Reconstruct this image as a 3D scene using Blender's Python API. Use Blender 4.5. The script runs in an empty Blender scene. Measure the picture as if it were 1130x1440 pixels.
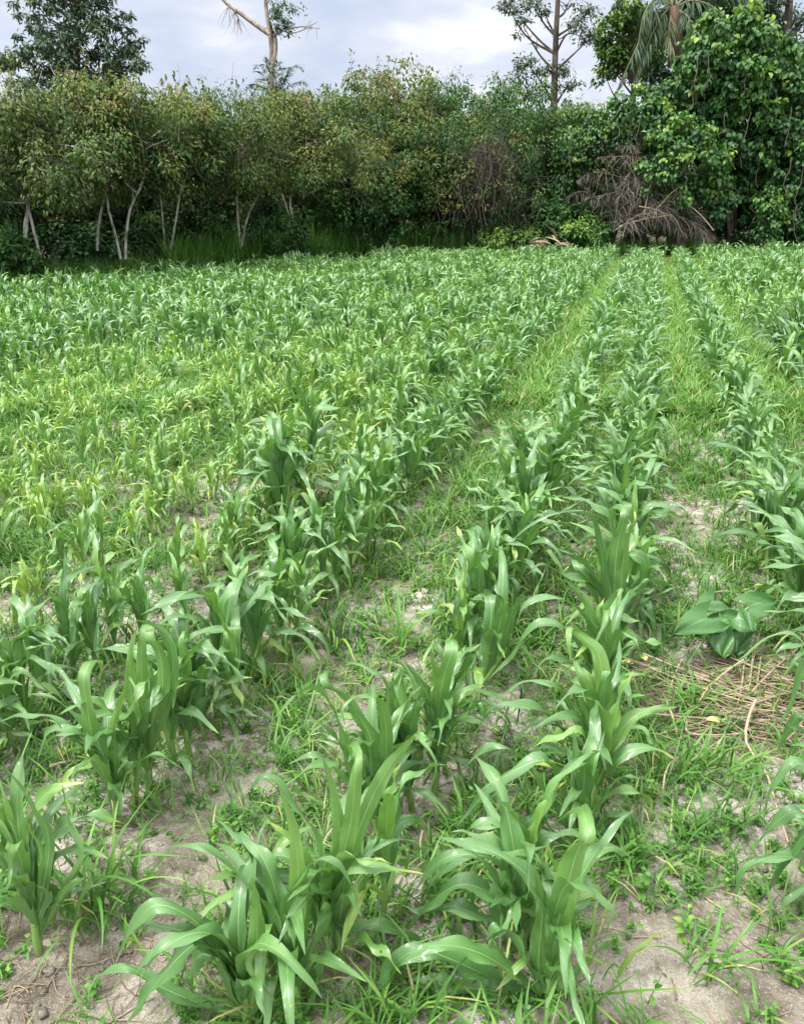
import bpy, math, random
import numpy as np

SC = bpy.context.scene
COL = SC.collection
R = math.radians
CAMZ, PITCH, FPX = 1.7, R(21), 1130.0
cp, sp = math.cos(PITCH), math.sin(PITCH)
AZ = R(16.6)                                  # direction of the planted rows
ca, sa = math.cos(AZ), math.sin(AZ)
rng = np.random.default_rng(11)

# ------------------------------------------------------------ camera geometry
def ray(px, py):
    xc, yc = (px - 565) / FPX, (720 - py) / FPX
    return np.array([xc, cp + yc * sp, -sp + yc * cp])
def on_ground(px, py, z=0.0):
    r = ray(px, py); t = (z - CAMZ) / r[2]
    return np.array([r[0] * t, r[1] * t, z])
def at(px, py, D):
    r = ray(px, py); t = D / r[1]
    return np.array([r[0] * t, D, CAMZ + r[2] * t])
def project(P):
    P = np.asarray(P, float)
    x, y, z = P[..., 0], P[..., 1], P[..., 2] - CAMZ
    d = np.maximum(y * cp - z * sp, 0.01)
    return 565 + x / d * FPX, 720 - (y * sp + z * cp) / d * FPX, y * cp - z * sp
def uv_to_xy(u, v): return u * ca + v * sa, -u * sa + v * ca
def xy_to_uv(x, y): return x * ca - y * sa, x * sa + y * ca

# ------------------------------------------------------------ value noise
_T = np.random.default_rng(5).random((256, 256))
def vnoise(x, y):
    x = np.asarray(x, float); y = np.asarray(y, float)
    xi, yi = np.floor(x).astype(int), np.floor(y).astype(int)
    fx, fy = x - xi, y - yi
    fx, fy = fx * fx * (3 - 2 * fx), fy * fy * (3 - 2 * fy)
    g = lambda a, b: _T[a & 255, b & 255]
    return (g(xi, yi) * (1 - fx) + g(xi + 1, yi) * fx) * (1 - fy) + (g(xi, yi + 1) * (1 - fx) + g(xi + 1, yi + 1) * fx) * fy
def sstep(a, b, x):
    t = np.clip((np.asarray(x, float) - a) / (b - a), 0, 1)
    return t * t * (3 - 2 * t)
def ground_z(x, y):
    d = np.hypot(x, y)
    near = 1 - sstep(7, 16, d)
    z = (vnoise(x * .9 + 31, y * .9 + 7) - .5) * .07 + (vnoise(x * 3.1 + 3, y * 3.1 + 70) - .5) * .045
    z = z + near * ((vnoise(x * 9 + 13, y * 9) - .5) * .03 + (vnoise(x * 22, y * 22 + 5) - .5) * .022)
    return z * (1 - sstep(6.2, 8.6, d))     # level farther out, where the sheet is coarse

# ------------------------------------------------------------ mesh accumulation
class Acc:
    def __init__(s): s.V, s.Q, s.A, s.n = [], [], {'u': [], 's': [], 'tint': []}, 0
    def add(s, V, Q, u=0.0, t=0.0, tint=0.0):
        V = np.asarray(V, float).reshape(-1, 3); m = len(V)
        s.V.append(V); s.Q.append(np.asarray(Q, int).reshape(-1, 4) + s.n)
        for k, a in (('u', u), ('s', t), ('tint', tint)):
            s.A[k].append(np.broadcast_to(np.asarray(a, float).reshape(-1), (m,)) if np.ndim(a) else np.full(m, float(a)))
        s.n += m
    def data(s):
        return np.concatenate(s.V), np.concatenate(s.Q), {k: np.concatenate(a) for k, a in s.A.items()}
    def mesh(s, name, mat, smooth=True):
        return to_mesh(name, s.data(), mat, smooth)
def to_mesh(name, data, mat, smooth=True):
    V, Q, A = data
    me = bpy.data.meshes.new(name)
    me.vertices.add(len(V)); me.vertices.foreach_set('co', V.astype(np.float32).ravel())
    me.loops.add(Q.size); me.loops.foreach_set('vertex_index', Q.astype(np.int32).ravel())
    me.polygons.add(len(Q))
    me.polygons.foreach_set('loop_start', np.arange(0, Q.size, 4, dtype=np.int32))
    me.polygons.foreach_set('use_smooth', np.full(len(Q), smooth))
    for k, a in A.items():
        at_ = me.attributes.new(k, 'FLOAT', 'POINT'); at_.data.foreach_set('value', a.astype(np.float32))
    me.materials.append(mat); me.update(calc_edges=True); me.validate()
    return me
def grid_quads(ns, nc):
    i = np.arange(ns - 1)[:, None] * nc + np.arange(nc - 1)[None]
    return np.stack([i, i + 1, i + nc + 1, i + nc], -1).reshape(-1, 4)
def link(name, me, parent=None, loc=None):
    o = bpy.data.objects.new(name, me); COL.objects.link(o)
    if parent is not None: o.parent = parent
    if loc is not None: o.location = loc
    return o
def tag(o, label=None, cat=None, group=None, kind=None):
    if label: o['label'] = label
    if cat: o['category'] = cat
    if group: o['group'] = group
    if kind: o['kind'] = kind
    return o
def thing(name, label, cat, loc=(0, 0, 0), rz=0, group=None):
    o = bpy.data.objects.new(name, None); COL.objects.link(o)
    o.empty_display_size = .1; o.location = loc; o.rotation_euler = (0, 0, rz)
    return tag(o, label, cat, group)
def tube(acc, P, rad, seg=6, u=0., tint=0., cap=False):
    P = np.asarray(P, float); n = len(P); rad = np.broadcast_to(np.asarray(rad, float), (n,))
    T = np.gradient(P, axis=0); T /= np.linalg.norm(T, axis=1)[:, None] + 1e-9
    ref = np.array([1., .13, .07]) if abs(T[0][2]) > .7 else np.array([.1, .05, 1.])
    N = np.cross(T, ref); N /= np.linalg.norm(N, axis=1)[:, None] + 1e-9
    B = np.cross(T, N)
    a = np.linspace(0, 2 * math.pi, seg, endpoint=False)
    V = P[:, None] + (N[:, None] * np.cos(a)[None, :, None] + B[:, None] * np.sin(a)[None, :, None]) * rad[:, None, None]
    i = np.arange(n - 1)[:, None] * seg; j = np.arange(seg)[None]; k = (j + 1) % seg
    Q = np.stack([i + j, i + k, i + seg + k, i + seg + j], -1).reshape(-1, 4)
    acc.add(V, Q, u, np.repeat(np.linspace(0, 1, n), seg), tint)
    if cap:
        for e in (0, n - 1):
            ring = V[e]; c = ring.mean(0)
            if seg == 6:
                q = [[0, 1, 2, 3], [0, 3, 4, 5]]
            else:
                q = [[0, m, m + 1, m + 2] for m in range(1, seg - 2, 2)]
            acc.add(ring, q, u, 0.5, tint)
def smooth_path(pts, n):
    pts = np.asarray(pts, float); m = len(pts)
    if m == 2: return pts[0] + (pts[1] - pts[0]) * np.linspace(0, 1, n)[:, None]
    ext = np.vstack([2 * pts[0] - pts[1], pts, 2 * pts[-1] - pts[-2]])
    seg = np.linalg.norm(np.diff(pts, axis=0), axis=1); cum = np.r_[0, np.cumsum(seg)] / seg.sum()
    out = []
    for t in np.linspace(0, 1, n):
        i = min(np.searchsorted(cum, t, 'right') - 1, m - 2); f = (t - cum[i]) / (cum[i + 1] - cum[i] + 1e-9)
        a, b, c, d = ext[i:i + 4]
        out.append(.5 * (2 * b + (c - a) * f + (2 * a - 5 * b + 4 * c - d) * f * f + (3 * b - a - 3 * c + d) * f ** 3))
    return np.array(out)

# ------------------------------------------------------------ materials
def new_mat(name):
    m = bpy.data.materials.new(name); m.use_nodes = True
    nt = m.node_tree; nt.nodes.clear()
    return m, nt, (lambda t, **k: _node(nt, t, k))
def _node(nt, t, k):
    n = nt.nodes.new(t)
    for a, v in k.items(): setattr(n, a, v)
    return n
def ramp(nt, stops, interp='LINEAR'):
    n = nt.nodes.new('ShaderNodeValToRGB'); e = n.color_ramp.elements; n.color_ramp.interpolation = interp
    while len(e) < len(stops): e.new(.5)
    for x, (p, c) in zip(e, stops): x.position = p; x.color = (*c, 1)
    return n
def math_node(nt, op, a, b=None, clamp=False):
    n = nt.nodes.new('ShaderNodeMath'); n.operation = op; n.use_clamp = clamp
    for i, v in enumerate((a, b)):
        if v is None: continue
        if hasattr(v, 'links'): nt.links.new(v, n.inputs[i])
        else: n.inputs[i].default_value = v
    return n.outputs[0]
def map_range(nt, v, a, b, c=0., d=1.):
    n = nt.nodes.new('ShaderNodeMapRange'); n.interpolation_type = 'SMOOTHSTEP'
    nt.links.new(v, n.inputs[0])
    for i, x in enumerate((a, b, c, d)): n.inputs[i + 1].default_value = x
    return n.outputs[0]
def mixc(nt, fac, a, b, mode='MIX'):
    n = nt.nodes.new('ShaderNodeMix'); n.data_type = 'RGBA'; n.blend_type = mode
    for i, v in ((0, fac), (6, a), (7, b)):
        if hasattr(v, 'links'): nt.links.new(v, n.inputs[i])
        elif i == 0: n.inputs[0].default_value = v
        else: n.inputs[i].default_value = (*v, 1)
    return n.outputs[2]
def attr(nt, name):
    n = nt.nodes.new('ShaderNodeAttribute'); n.attribute_name = name
    return n.outputs['Fac']
def noise(nt, scale, detail=3, rough=.55, vec=None, coord='Object'):
    n = nt.nodes.new('ShaderNodeTexNoise'); n.inputs['Scale'].default_value = scale
    n.inputs['Detail'].default_value = detail; n.inputs['Roughness'].default_value = rough
    if vec is None:
        t = nt.nodes.new('ShaderNodeTexCoord'); vec = t.outputs[coord]
    nt.links.new(vec, n.inputs['Vector'])
    return n.outputs['Fac']
def finish(nt, color, rough, spec=.5, trans=0., trans_col=None, bump=None, bump_d=.01, bump_s=.5, spec_tint=None):
    p = nt.nodes.new('ShaderNodeBsdfPrincipled'); out = nt.nodes.new('ShaderNodeOutputMaterial')
    if hasattr(color, 'links'): nt.links.new(color, p.inputs['Base Color'])
    else: p.inputs['Base Color'].default_value = (*color, 1)
    if hasattr(rough, 'links'): nt.links.new(rough, p.inputs['Roughness'])
    else: p.inputs['Roughness'].default_value = rough
    p.inputs['Specular IOR Level'].default_value = spec
    if bump is not None:
        b = nt.nodes.new('ShaderNodeBump'); b.inputs['Distance'].default_value = bump_d; b.inputs['Strength'].default_value = bump_s
        nt.links.new(bump, b.inputs['Height']); nt.links.new(b.outputs[0], p.inputs['Normal'])
    sh = p.outputs[0]
    if trans > 0:
        t = nt.nodes.new('ShaderNodeBsdfTranslucent')
        tc = trans_col if trans_col is not None else color
        if hasattr(tc, 'links'): nt.links.new(tc, t.inputs['Color'])
        m = nt.nodes.new('ShaderNodeMixShader'); m.inputs[0].default_value = trans
        nt.links.new(sh, m.inputs[1]); nt.links.new(t.outputs[0], m.inputs[2]); sh = m.outputs[0]
    nt.links.new(sh, out.inputs['Surface'])

def maize_leaf_mat():
    m, nt, N = new_mat('maize_leaf')
    u, s, t = attr(nt, 'u'), attr(nt, 's'), attr(nt, 'tint')
    nz = noise(nt, 9, 3)
    tt = math_node(nt, 'ADD', t, math_node(nt, 'MULTIPLY', math_node(nt, 'SUBTRACT', nz, .5), .22), True)
    rp = ramp(nt, [(0, (.046, .138, .043)), (.3, (.090, .228, .055)), (.6, (.19, .355, .062)), (.85, (.36, .46, .085)), (1, (.44, .40, .15))])
    nt.links.new(tt, rp.inputs[0])
    au = math_node(nt, 'ABSOLUTE', u)
    vein = math_node(nt, 'SINE', math_node(nt, 'MULTIPLY', u, 58.))
    vcol = mixc(nt, math_node(nt, 'MULTIPLY', math_node(nt, 'ADD', vein, 1.), .07), rp.outputs[0], (.30, .48, .17))
    rib = math_node(nt, 'MULTIPLY', map_range(nt, au, .02, .065, 1, 0), map_range(nt, s, .5, .95, .8, .1))
    col = mixc(nt, rib, vcol, (.32, .47, .21))
    # a dry spot here and there
    sp_ = noise(nt, 38, 2)
    col = mixc(nt, map_range(nt, sp_, .735, .78, 0, .6), col, (.42, .36, .16))
    tr = mixc(nt, 1.0, col, (1.15, 1.25, .55), 'MULTIPLY')
    h = math_node(nt, 'ADD', math_node(nt, 'MULTIPLY', vein, .3), math_node(nt, 'MULTIPLY', map_range(nt, au, 0, .12, 1, 0), -1.))
    rgh = map_range(nt, nz, .3, .7, .36, .50)
    finish(nt, col, rgh, .75, .27, tr, h, .0012, .6)
    out = [n for n in nt.nodes if n.type == 'OUTPUT_MATERIAL'][0]; sh = out.inputs['Surface'].links[0].from_socket
    hole = math_node(nt, 'MULTIPLY', math_node(nt, 'GREATER_THAN', noise(nt, 62, 1), .765), math_node(nt, 'GREATER_THAN', noise(nt, 6, 1), .54))
    tb = nt.nodes.new('ShaderNodeBsdfTransparent'); mx = nt.nodes.new('ShaderNodeMixShader')
    nt.links.new(hole, mx.inputs[0]); nt.links.new(sh, mx.inputs[1]); nt.links.new(tb.outputs[0], mx.inputs[2]); nt.links.new(mx.outputs[0], out.inputs['Surface'])
    p = [n for n in nt.nodes if n.type == 'BSDF_PRINCIPLED'][0]; p.inputs['Coat Weight'].default_value = .65; p.inputs['Coat Roughness'].default_value = .28
    return m
def stalk_mat():
    m, nt, N = new_mat('maize_stalk')
    s = attr(nt, 's')
    rp = ramp(nt, [(0, (.09, .05, .035)), (.12, (.14, .12, .05)), (.3, (.17, .28, .075)), (1, (.15, .32, .07))])
    nt.links.new(s, rp.inputs[0])
    col = mixc(nt, math_node(nt, 'MULTIPLY', noise(nt, 40, 2), .3), rp.outputs[0], (.25, .32, .13))
    finish(nt, col, .45, .45, .12)
    return m
def leaf_mat(name, stops, rough=.45, spec=.5, trans=.25, varyscale=2.0):
    """leaf colour runs along the per-leaf attribute tint"""
    m, nt, N = new_mat(name)
    rp = ramp(nt, stops)
    nz = noise(nt, varyscale, 2)
    tt = math_node(nt, 'ADD', attr(nt, 'tint'), math_node(nt, 'MULTIPLY', math_node(nt, 'SUBTRACT', nz, .5), .25), True)
    nt.links.new(tt, rp.inputs[0])
    col = rp.outputs[0]
    if trans:
        tr = mixc(nt, 1.0, col, (1.1, 1.2, .6), 'MULTIPLY')
    finish(nt, col, rough, spec, trans, tr if trans else None)
    return m
def bark_mat(name, dark, light, scale=9, lo=.4, hi=.62):
    m, nt, N = new_mat(name)
    tc = nt.nodes.new('ShaderNodeTexCoord'); mp = nt.nodes.new('ShaderNodeMapping')
    mp.inputs['Scale'].default_value = (1, 1, .35); nt.links.new(tc.outputs['Object'], mp.inputs[0])
    n1 = noise(nt, scale, 5, .65, mp.outputs[0]); n2 = noise(nt, scale * 4, 3, .6, mp.outputs[0])
    col = mixc(nt, map_range(nt, n1, lo, hi), dark, light)
    col = mixc(nt, math_node(nt, 'MULTIPLY', n2, .5), col, tuple(.4 * x for x in dark))
    finish(nt, col, .85, .2, 0, None, n2, .02, .6)
    return m
def fibre_mat(name, a, b, scale=18):
    m, nt, N = new_mat(name)
    n1 = noise(nt, scale, 3)
    t = math_node(nt, 'ADD', math_node(nt, 'MULTIPLY', n1, .6), math_node(nt, 'MULTIPLY', attr(nt, 'tint'), .6), True)
    rp = ramp(nt, [(.2, a), (.85, b)]); nt.links.new(t, rp.inputs[0])
    finish(nt, rp.outputs[0], .8, .25, .08)
    return m

M_LEAF, M_STALK = maize_leaf_mat(), stalk_mat()
M_WEED = leaf_mat('weed_leaf', [(0, (.045, .13, .025)), (.5, (.10, .25, .040)), (1, (.24, .37, .07))], .5, .4, .3, 14)
M_GRASS = leaf_mat('grass_blade', [(0, (.036, .105, .024)), (.5, (.095, .24, .038)), (.85, (.24, .35, .07)), (1, (.38, .34, .16))], .5, .4, .3, 5)
M_DARKGRASS = leaf_mat('dark_grass_blade', [(0, (.012, .045, .016)), (.6, (.03, .085, .025)), (1, (.08, .15, .04))], .42, .5, .2, 5)
M_STRAW = fibre_mat('dry_straw', (.085, .062, .042), (.36, .29, .20))
M_DEADFROND = fibre_mat('dead_frond', (.042, .036, .030), (.20, .172, .142), 7)
M_TWIG = fibre_mat('dry_twig', (.032, .025, .02), (.15, .122, .10), 7)

# ------------------------------------------------------------ field soil: one sheet to the horizon
def axis(lo, hi, step, far):
    core = np.arange(lo, hi + 1e-6, step); g = [step]; up, dn = [hi], [lo]
    s = step
    while up[-1] < far: s *= 1.16; up.append(up[-1] + s)
    s = step
    while dn[-1] > -far: s *= 1.16; dn.append(dn[-1] - s)
    return np.r_[dn[:0:-1], core, up[1:]]
xs, ys = axis(-5, 5, .035, 900), axis(.3, 8.7, .035, 900)
GX, GY = np.meshgrid(xs, ys)
g = Acc(); g.add(np.stack([GX, GY, ground_z(GX, GY)], -1), grid_quads(len(ys), len(xs)))
def soil_mat():
    m, nt, N = new_mat('field_soil')
    tc = nt.nodes.new('ShaderNodeTexCoord'); v = tc.outputs['Object']
    big, mid, fine, grit = noise(nt, 1.15, 4, .6, v), noise(nt, 5.5, 5, .65, v), noise(nt, 32, 5, .7, v), noise(nt, 140, 3, .7, v)
    c = mixc(nt, map_range(nt, mid, .36, .64), (.155, .132, .102), (.37, .335, .275))
    f = math_node(nt, 'ADD', math_node(nt, 'MULTIPLY', big, .55), math_node(nt, 'MULTIPLY', fine, .45))
    c = mixc(nt, map_range(nt, f, .48, .60), c, (.63, .60, .535))
    c = mixc(nt, map_range(nt, fine, .57, .70, 0, .85), c, (.075, .055, .038))
    c = mixc(nt, map_range(nt, grit, .58, .72, 0, .65), c, (.68, .64, .57))
    c = mixc(nt, map_range(nt, grit, .42, .30, 0, .6), c, (.05, .037, .027))
    h = math_node(nt, 'ADD', math_node(nt, 'MULTIPLY', fine, 1.), math_node(nt, 'MULTIPLY', grit, .45))
    finish(nt, c, .92, .15, 0, None, h, .03, .9)
    return m
M_SOIL = soil_mat()
tag(link('field_soil', g.mesh('field_soil', M_SOIL)), kind='structure')
cube = np.array([[-1, -1, -1], [1, -1, -1], [1, 1, -1], [-1, 1, -1], [-1, -1, 1], [1, -1, 1], [1, 1, 1], [-1, 1, 1]], float)
cq = np.array([[0, 3, 2, 1], [4, 5, 6, 7], [0, 1, 5, 4], [1, 2, 6, 5], [2, 3, 7, 6], [3, 0, 4, 7]])
N_ = 9000; rr = np.sqrt(rng.uniform(.9, 22, N_)); aa = rng.uniform(-.62, .62, N_); X, Y = rr * np.sin(aa), rr * np.cos(aa)
k_ = vnoise(X * 4 + 9, Y * 4) > .42; X, Y = X[k_], Y[k_]; N_ = len(X)
sz = .0022 * np.exp(rng.normal(.35, .6, N_)); P = cube[None] * (.62 + .5 * rng.random((N_, 8, 3))) * sz[:, None, None] * np.array([1.2, 1.2, .75])
th = rng.uniform(0, 6.28, N_)[:, None]; P = np.stack([P[..., 0] * np.cos(th) - P[..., 1] * np.sin(th), P[..., 0] * np.sin(th) + P[..., 1] * np.cos(th), P[..., 2]], -1) + np.stack([X, Y, ground_z(X, Y) + sz * .3], -1)[:, None]
cl_ = Acc(); cl_.add(P.reshape(-1, 3), (cq[None] + (np.arange(N_) * 8)[:, None, None]).reshape(-1, 4)); tag(link('soil_clods', cl_.mesh('soil_clods', M_SOIL)), kind='stuff')

def floor_mat():
    m, nt, N = new_mat('leaf_litter'); f = noise(nt, 9, 5, .7); h = noise(nt, 30, 4, .7)
    finish(nt, mixc(nt, map_range(nt, f, .4, .62), (.035, .04, .02), (.09, .085, .045)), .95, .1, 0, None, h, .05, .8); return m
fe = Acc(); fx = np.linspace(-60, 60, 121)
near_edge = np.interp(fx, [-60, -12, -8.0, -5.4, -2.5, -.5, 4, 14, 60], [9, 14.2, 16.1, 19.9, 24.0, 27.1, 27.9, 27.1, 26])
fy = near_edge[:, None] - 1.1 + np.linspace(0, 60, 61)[None] ** 1.15
fe.add(np.stack([fx[:, None] + 0 * fy, fy, 0 * fy + .02 + .05 * sstep(0, 4, fy - near_edge[:, None])], -1), grid_quads(121, 61)[:, ::-1])
tag(link('forest_floor', fe.mesh('forest_floor', floor_mat())), kind='structure')
# ------------------------------------------------------------ maize
def blade(L, W, th0, th1, az, base, rg, ns=16, nc=7, a=.15, b=.9, ruffle=1., keel=.5, drift=0., twist=0., tipw=.02, path=None, sharp=0., tp=2.1):
    """one strap leaf: centre line bending from angle th0 to th1 off vertical; returns V, Q, u, s"""
    s = np.linspace(0, 1, ns)
    if path is None:
        th = th0 + (th1 - th0) * (sstep(a, b, s) * (1 - sharp) + sharp * sstep(.5, .62, s))
        th = th + .07 * np.sin(s * rg.uniform(5, 11) + rg.uniform(0, 6))
        azs = az + drift * s ** 1.5
        d = np.stack([np.sin(th) * np.cos(azs), np.sin(th) * np.sin(azs), np.cos(th)], -1)
        P = np.asarray(base) + np.vstack([[0, 0, 0], np.cumsum((d[1:] + d[:-1]) * .5 * L / (ns - 1), 0)])
        side = np.stack([-np.sin(azs), np.cos(azs), 0 * azs], -1)
    else:
        P = smooth_path(path, ns); d = np.gradient(P, axis=0); d /= np.linalg.norm(d, axis=1)[:, None]
        h = np.array([math.cos(az), math.sin(az), 0.])
        side = np.cross(np.array([0, 0, 1.]), h)[None].repeat(ns, 0)
        side = side - (side * d).sum(1)[:, None] * d; side /= np.linalg.norm(side, axis=1)[:, None]
        L = np.linalg.norm(np.diff(P, axis=0), axis=1).sum()
    nrm = np.cross(d, side)           # towards the adaxial (upper) face: flip so that it looks up / inwards
    tw = twist * s + .12 * np.sin(s * rg.uniform(3, 7) + rg.uniform(0, 6))
    c_, s_ = np.cos(tw)[:, None], np.sin(tw)[:, None]
    side, nrm = side * c_ + nrm * s_, nrm * c_ - side * s_
    w = W * .5 * (.42 + .58 * sstep(0, .38, s)) * np.clip(1 - s ** tp, 0, 1) ** .9 + tipw * W * .5
    cc = np.linspace(-1, 1, nc)
    kk = keel * (1 - .75 * sstep(.05, .6, s))
    f1, f2, p1, p2 = rg.uniform(13, 24), rg.uniform(13, 24), rg.uniform(0, 6), rg.uniform(0, 6)
    env = sstep(.12, .4, s) * (1 - sstep(.8, 1, s))
    ru = np.where(cc[None] < 0, np.sin(f1 * s + p1)[:, None], np.sin(f2 * s + p2)[:, None]) * np.abs(cc[None]) ** 2.2 * env[:, None] * ruffle * W * .21
    lift = np.abs(cc[None]) ** 1.15 * (kk * w)[:, None] + ru
    flat = np.sqrt(np.clip(1 - kk ** 2 * .6, .3, 1))
    V = P[:, None] + side[:, None] * (cc[None] * (w * flat)[:, None])[..., None] + nrm[:, None] * lift[..., None]
    return V.reshape(-1, 3), grid_quads(ns, nc), np.tile(cc, ns), np.repeat(s, nc)

def maize_plant(seed, H=.68, n=9, ns=16, nc=7, yellow=.25, lw=.062, open_=1.0):
    """(stalk arrays, list of leaf arrays); height H of the whorl tip; leaves in two ranks"""
    rg = np.random.default_rng(seed)
    st, leaves = Acc(), []
    lean = rg.normal(0, .035, 2)
    zt = H * rg.uniform(.40, .50)
    path = [np.array([lean[0] * t, lean[1] * t, zt * t - .02]) for t in np.linspace(0, 1.25, 9)]
    r = (.0105 + .003 * rg.random()) * (H / .68) * np.array([1.25, 1.12, 1.02, 1.05, .95, .97, .82, .75, .5])
    tube(st, path, r, 6 if ns < 10 else 9)
    rank = rg.uniform(0, 6.28)
    for i in range(n):
        f = i / (n - 1)
        z = zt * (.18 + .92 * f ** .85)
        az = rank + (i % 2) * math.pi + rg.normal(0, .33)
        L = H * (.45 + .37 * math.sin(math.pi * min(1, .18 + .62 * f))) * rg.uniform(.85, 1.12)
        if f > .85: L = H * rg.uniform(.52, .66)
        W = lw * (H / .68) ** .6 * (.55 + .5 * math.sin(math.pi * (.15 + .62 * f))) * rg.uniform(.88, 1.12)
        th0 = R(33 - 27 * f ** .7 + rg.normal(0, 5)) * open_
        th1 = R(150 - 78 * f ** 1.4 + rg.normal(0, 20)) * (.75 + .25 * open_)
        if f > .9: th0, th1 = R(rg.uniform(3, 10)), R(rg.uniform(20, 75))
        base = np.array([lean[0] * z / zt, lean[1] * z / zt, z]) + np.array([math.cos(az), math.sin(az), 0]) * .006
        V, Q, u, s = blade(L, W, th0, th1, az, base, rg, ns, nc, a=.18 + .25 * f, b=rg.uniform(.85, 1.1), ruffle=rg.uniform(.5, 1.5),
                           keel=.35 + .55 * f, drift=rg.normal(0, .3), twist=rg.normal(0, .45), sharp=(rg.random() < .35) * rg.uniform(.3, .8))
        V[:, 2] = np.maximum(V[:, 2], .012 + .02 * rg.random())
        t = yellow + .16 * f ** 2 + rg.normal(0, .05)
        if i < 2 and rg.random() < .45: t += rg.uniform(.1, .45)
        tint = t + np.where(s < .25, .10, 0) * (1 - s * 4)
        if rg.random() < (.6 if i < 3 else .3): tint = tint + sstep(rg.uniform(.7, .9), 1, s) * rg.uniform(.3, .8)
        a = Acc(); a.add(V, Q, u, s, np.clip(tint, 0, 1)); leaves.append(a)
    return st, leaves, dict(H=H)

# planted rows, u = offset across, from the right to the left
ROWS = [4.95, 4.2, 3.45, 2.75, 2.1, 1.5, .78, 0., -.5, -1.33, -1.89]
u_ = -2.45
while u_ > -26: ROWS.append(u_); u_ -= .62 + .05 * math.sin(u_ * 3)
def field_edge(x):     # far edge of the maize (Y) as a function of X
    return np.interp(x, [-12, -8.0, -5.4, -2.5, -.5, 4, 14], [13.6, 15.5, 19.3, 23.4, 26.5, 27.3, 26.5])
YP = on_ground(150, 640)          # a thin, yellowed patch of the field
TALL = on_ground(415, 735)        # a clump of the tallest, darkest plants
MAIN = (0., -.5, .78, -1.33)
plants = []
for ri, u in enumerate(ROWS):
    v = .4
    while v < 34:
        x0, y0 = uv_to_xy(u, v); yel0 = math.exp(-(((x0 - YP[0]) / 2.1) ** 2 + ((y0 - YP[1]) / 1.9) ** 2) * .8)
        v += (rng.uniform(.10, .20) if v < 12 else rng.uniform(.11, .22)) * (1 - .3 * yel0) * (.62 if u in (0., -.5, .78) else .60)
        uu = u + rng.normal(0, (.035 if u > -2 else .04) + min(.06, .008 * max(0, v - 7)) + .05 * yel0)
        x, y = uv_to_xy(uu, v)
        if y < .95 or y > field_edge(x): continue
        px, py, d = project([x, y, .0])
        px2, py2, _ = project([x, y, .6])
        mg = 330 / max(d, 1) + 40
        if px < -mg or px > 1130 + mg or py2 > 1500 or d < 1.15: continue
        if v < 4 and u > 1: continue
        yel = math.exp(-(((x - YP[0]) / 2.1) ** 2 + ((y - YP[1]) / 1.9) ** 2) * .8)
        if rng.random() < .05: continue
        tall = math.exp(-((x - TALL[0]) ** 2 + (y - TALL[1]) ** 2) / .16)
        nz = vnoise(x * .7 + 40, y * .7)
        size = (.88 + .22 * rng.random() + .30 * (nz - .5)) * (1 - .20 * yel) * (1 + .15 * tall)
        if u <= -1.8: size *= .84
        if u in MAIN: size *= 1.0
        dk = float(ri == 10 and 4.2 < v < 9) * .5
        if u in MAIN: size = (.84 + .22 * rng.random()) * (1 - .14 * float(sstep(3.5, 6, v)))
        size *= 1 + .10 * dk
        size *= 1 + .06 * float(sstep(7, 13, v))
        if rng.random() < .08: size *= .6
        plants.append(dict(x=x, y=y, px=px, py=py, d=d, row=ri, v=v, dk=dk, main=u in MAIN, yel=0 if u in MAIN else yel + (.25 if nz < .33 else 0), tall=tall, size=size))
# leave the clump, the straw and the taro their room
def clear(pxy, r):
    c = on_ground(*pxy)
    return lambda p: (p['x'] - c[0]) ** 2 + (p['y'] - c[1]) ** 2 > r * r
for pxy, r in (((1000, 975), .28), ((1010, 905), .22), ((930, 760), .22), ((700, 610), .25), ((755, 530), .35), ((240, 1180), .22), ((1118, 500), .5)):
    k = clear(pxy, r); plants = [p for p in plants if k(p)]
for k in range(6):                # more stems in the tall clump
    x, y = TALL[0] - .05 + rng.normal(0, .06), TALL[1] + rng.normal(0, .16)
    px, py, d = project([x, y, 0])
    plants.append(dict(x=x, y=y, px=px, py=py, d=d, row=10, v=xy_to_uv(x, y)[1], yel=0, tall=1, size=1.08 + .22 * rng.random()))
for px, py in ((1078, 812), (1100, 850), (1062, 790), (1122, 880), (1090, 780)):
    x, y, _ = on_ground(px, py); plants.append(dict(x=x, y=y, px=px, py=py, d=project([x, y, 0])[2], row=6, v=xy_to_uv(x, y)[1], yel=0, tall=0, main=1, size=1.0))
plants.sort(key=lambda p: p['d'])
print('maize plants', len(plants))
NOBJ = 296
def make_variants(seed, cnt, near, **k):
    out = []
    for i in range(cnt):
        out.append(maize_plant(seed + i, **{**k, **(dict(ns=20, nc=7) if near else dict(ns=8, nc=3))}))
    return out
KINDS = {'dark': dict(H=.56, n=9, yellow=.14, lw=.060), 'green': dict(H=.48, n=8, yellow=.30, lw=.056), 'pale': dict(H=.37, n=8, yellow=.56, lw=.048, open_=1.1)}
def kind_of(p):
    r = rng.random()
    if p['yel'] > .45: return 'pale' if r < .8 else 'green'
    if p['tall'] > .4: return 'dark'
    if p.get('main'): return 'dark' if r < .55 else ('green' if r < .95 else 'pale')
    if p['yel'] > .2: return 'pale' if r < .4 else 'green'
    return 'dark' if r < (.38 + .4 * p.get('dk', 0)) else ('green' if r < .9 else 'pale')
protos = {}
for k, (kind, kw) in enumerate(KINDS.items()):
    protos[kind] = []
    for i, (st, lv, info) in enumerate(make_variants(100 + 40 * k, 9, True, **kw)):
        protos[kind].append((st.mesh('maize_stalk', M_STALK), [a.mesh('maize_leaf', M_LEAF) for a in lv]))

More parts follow.
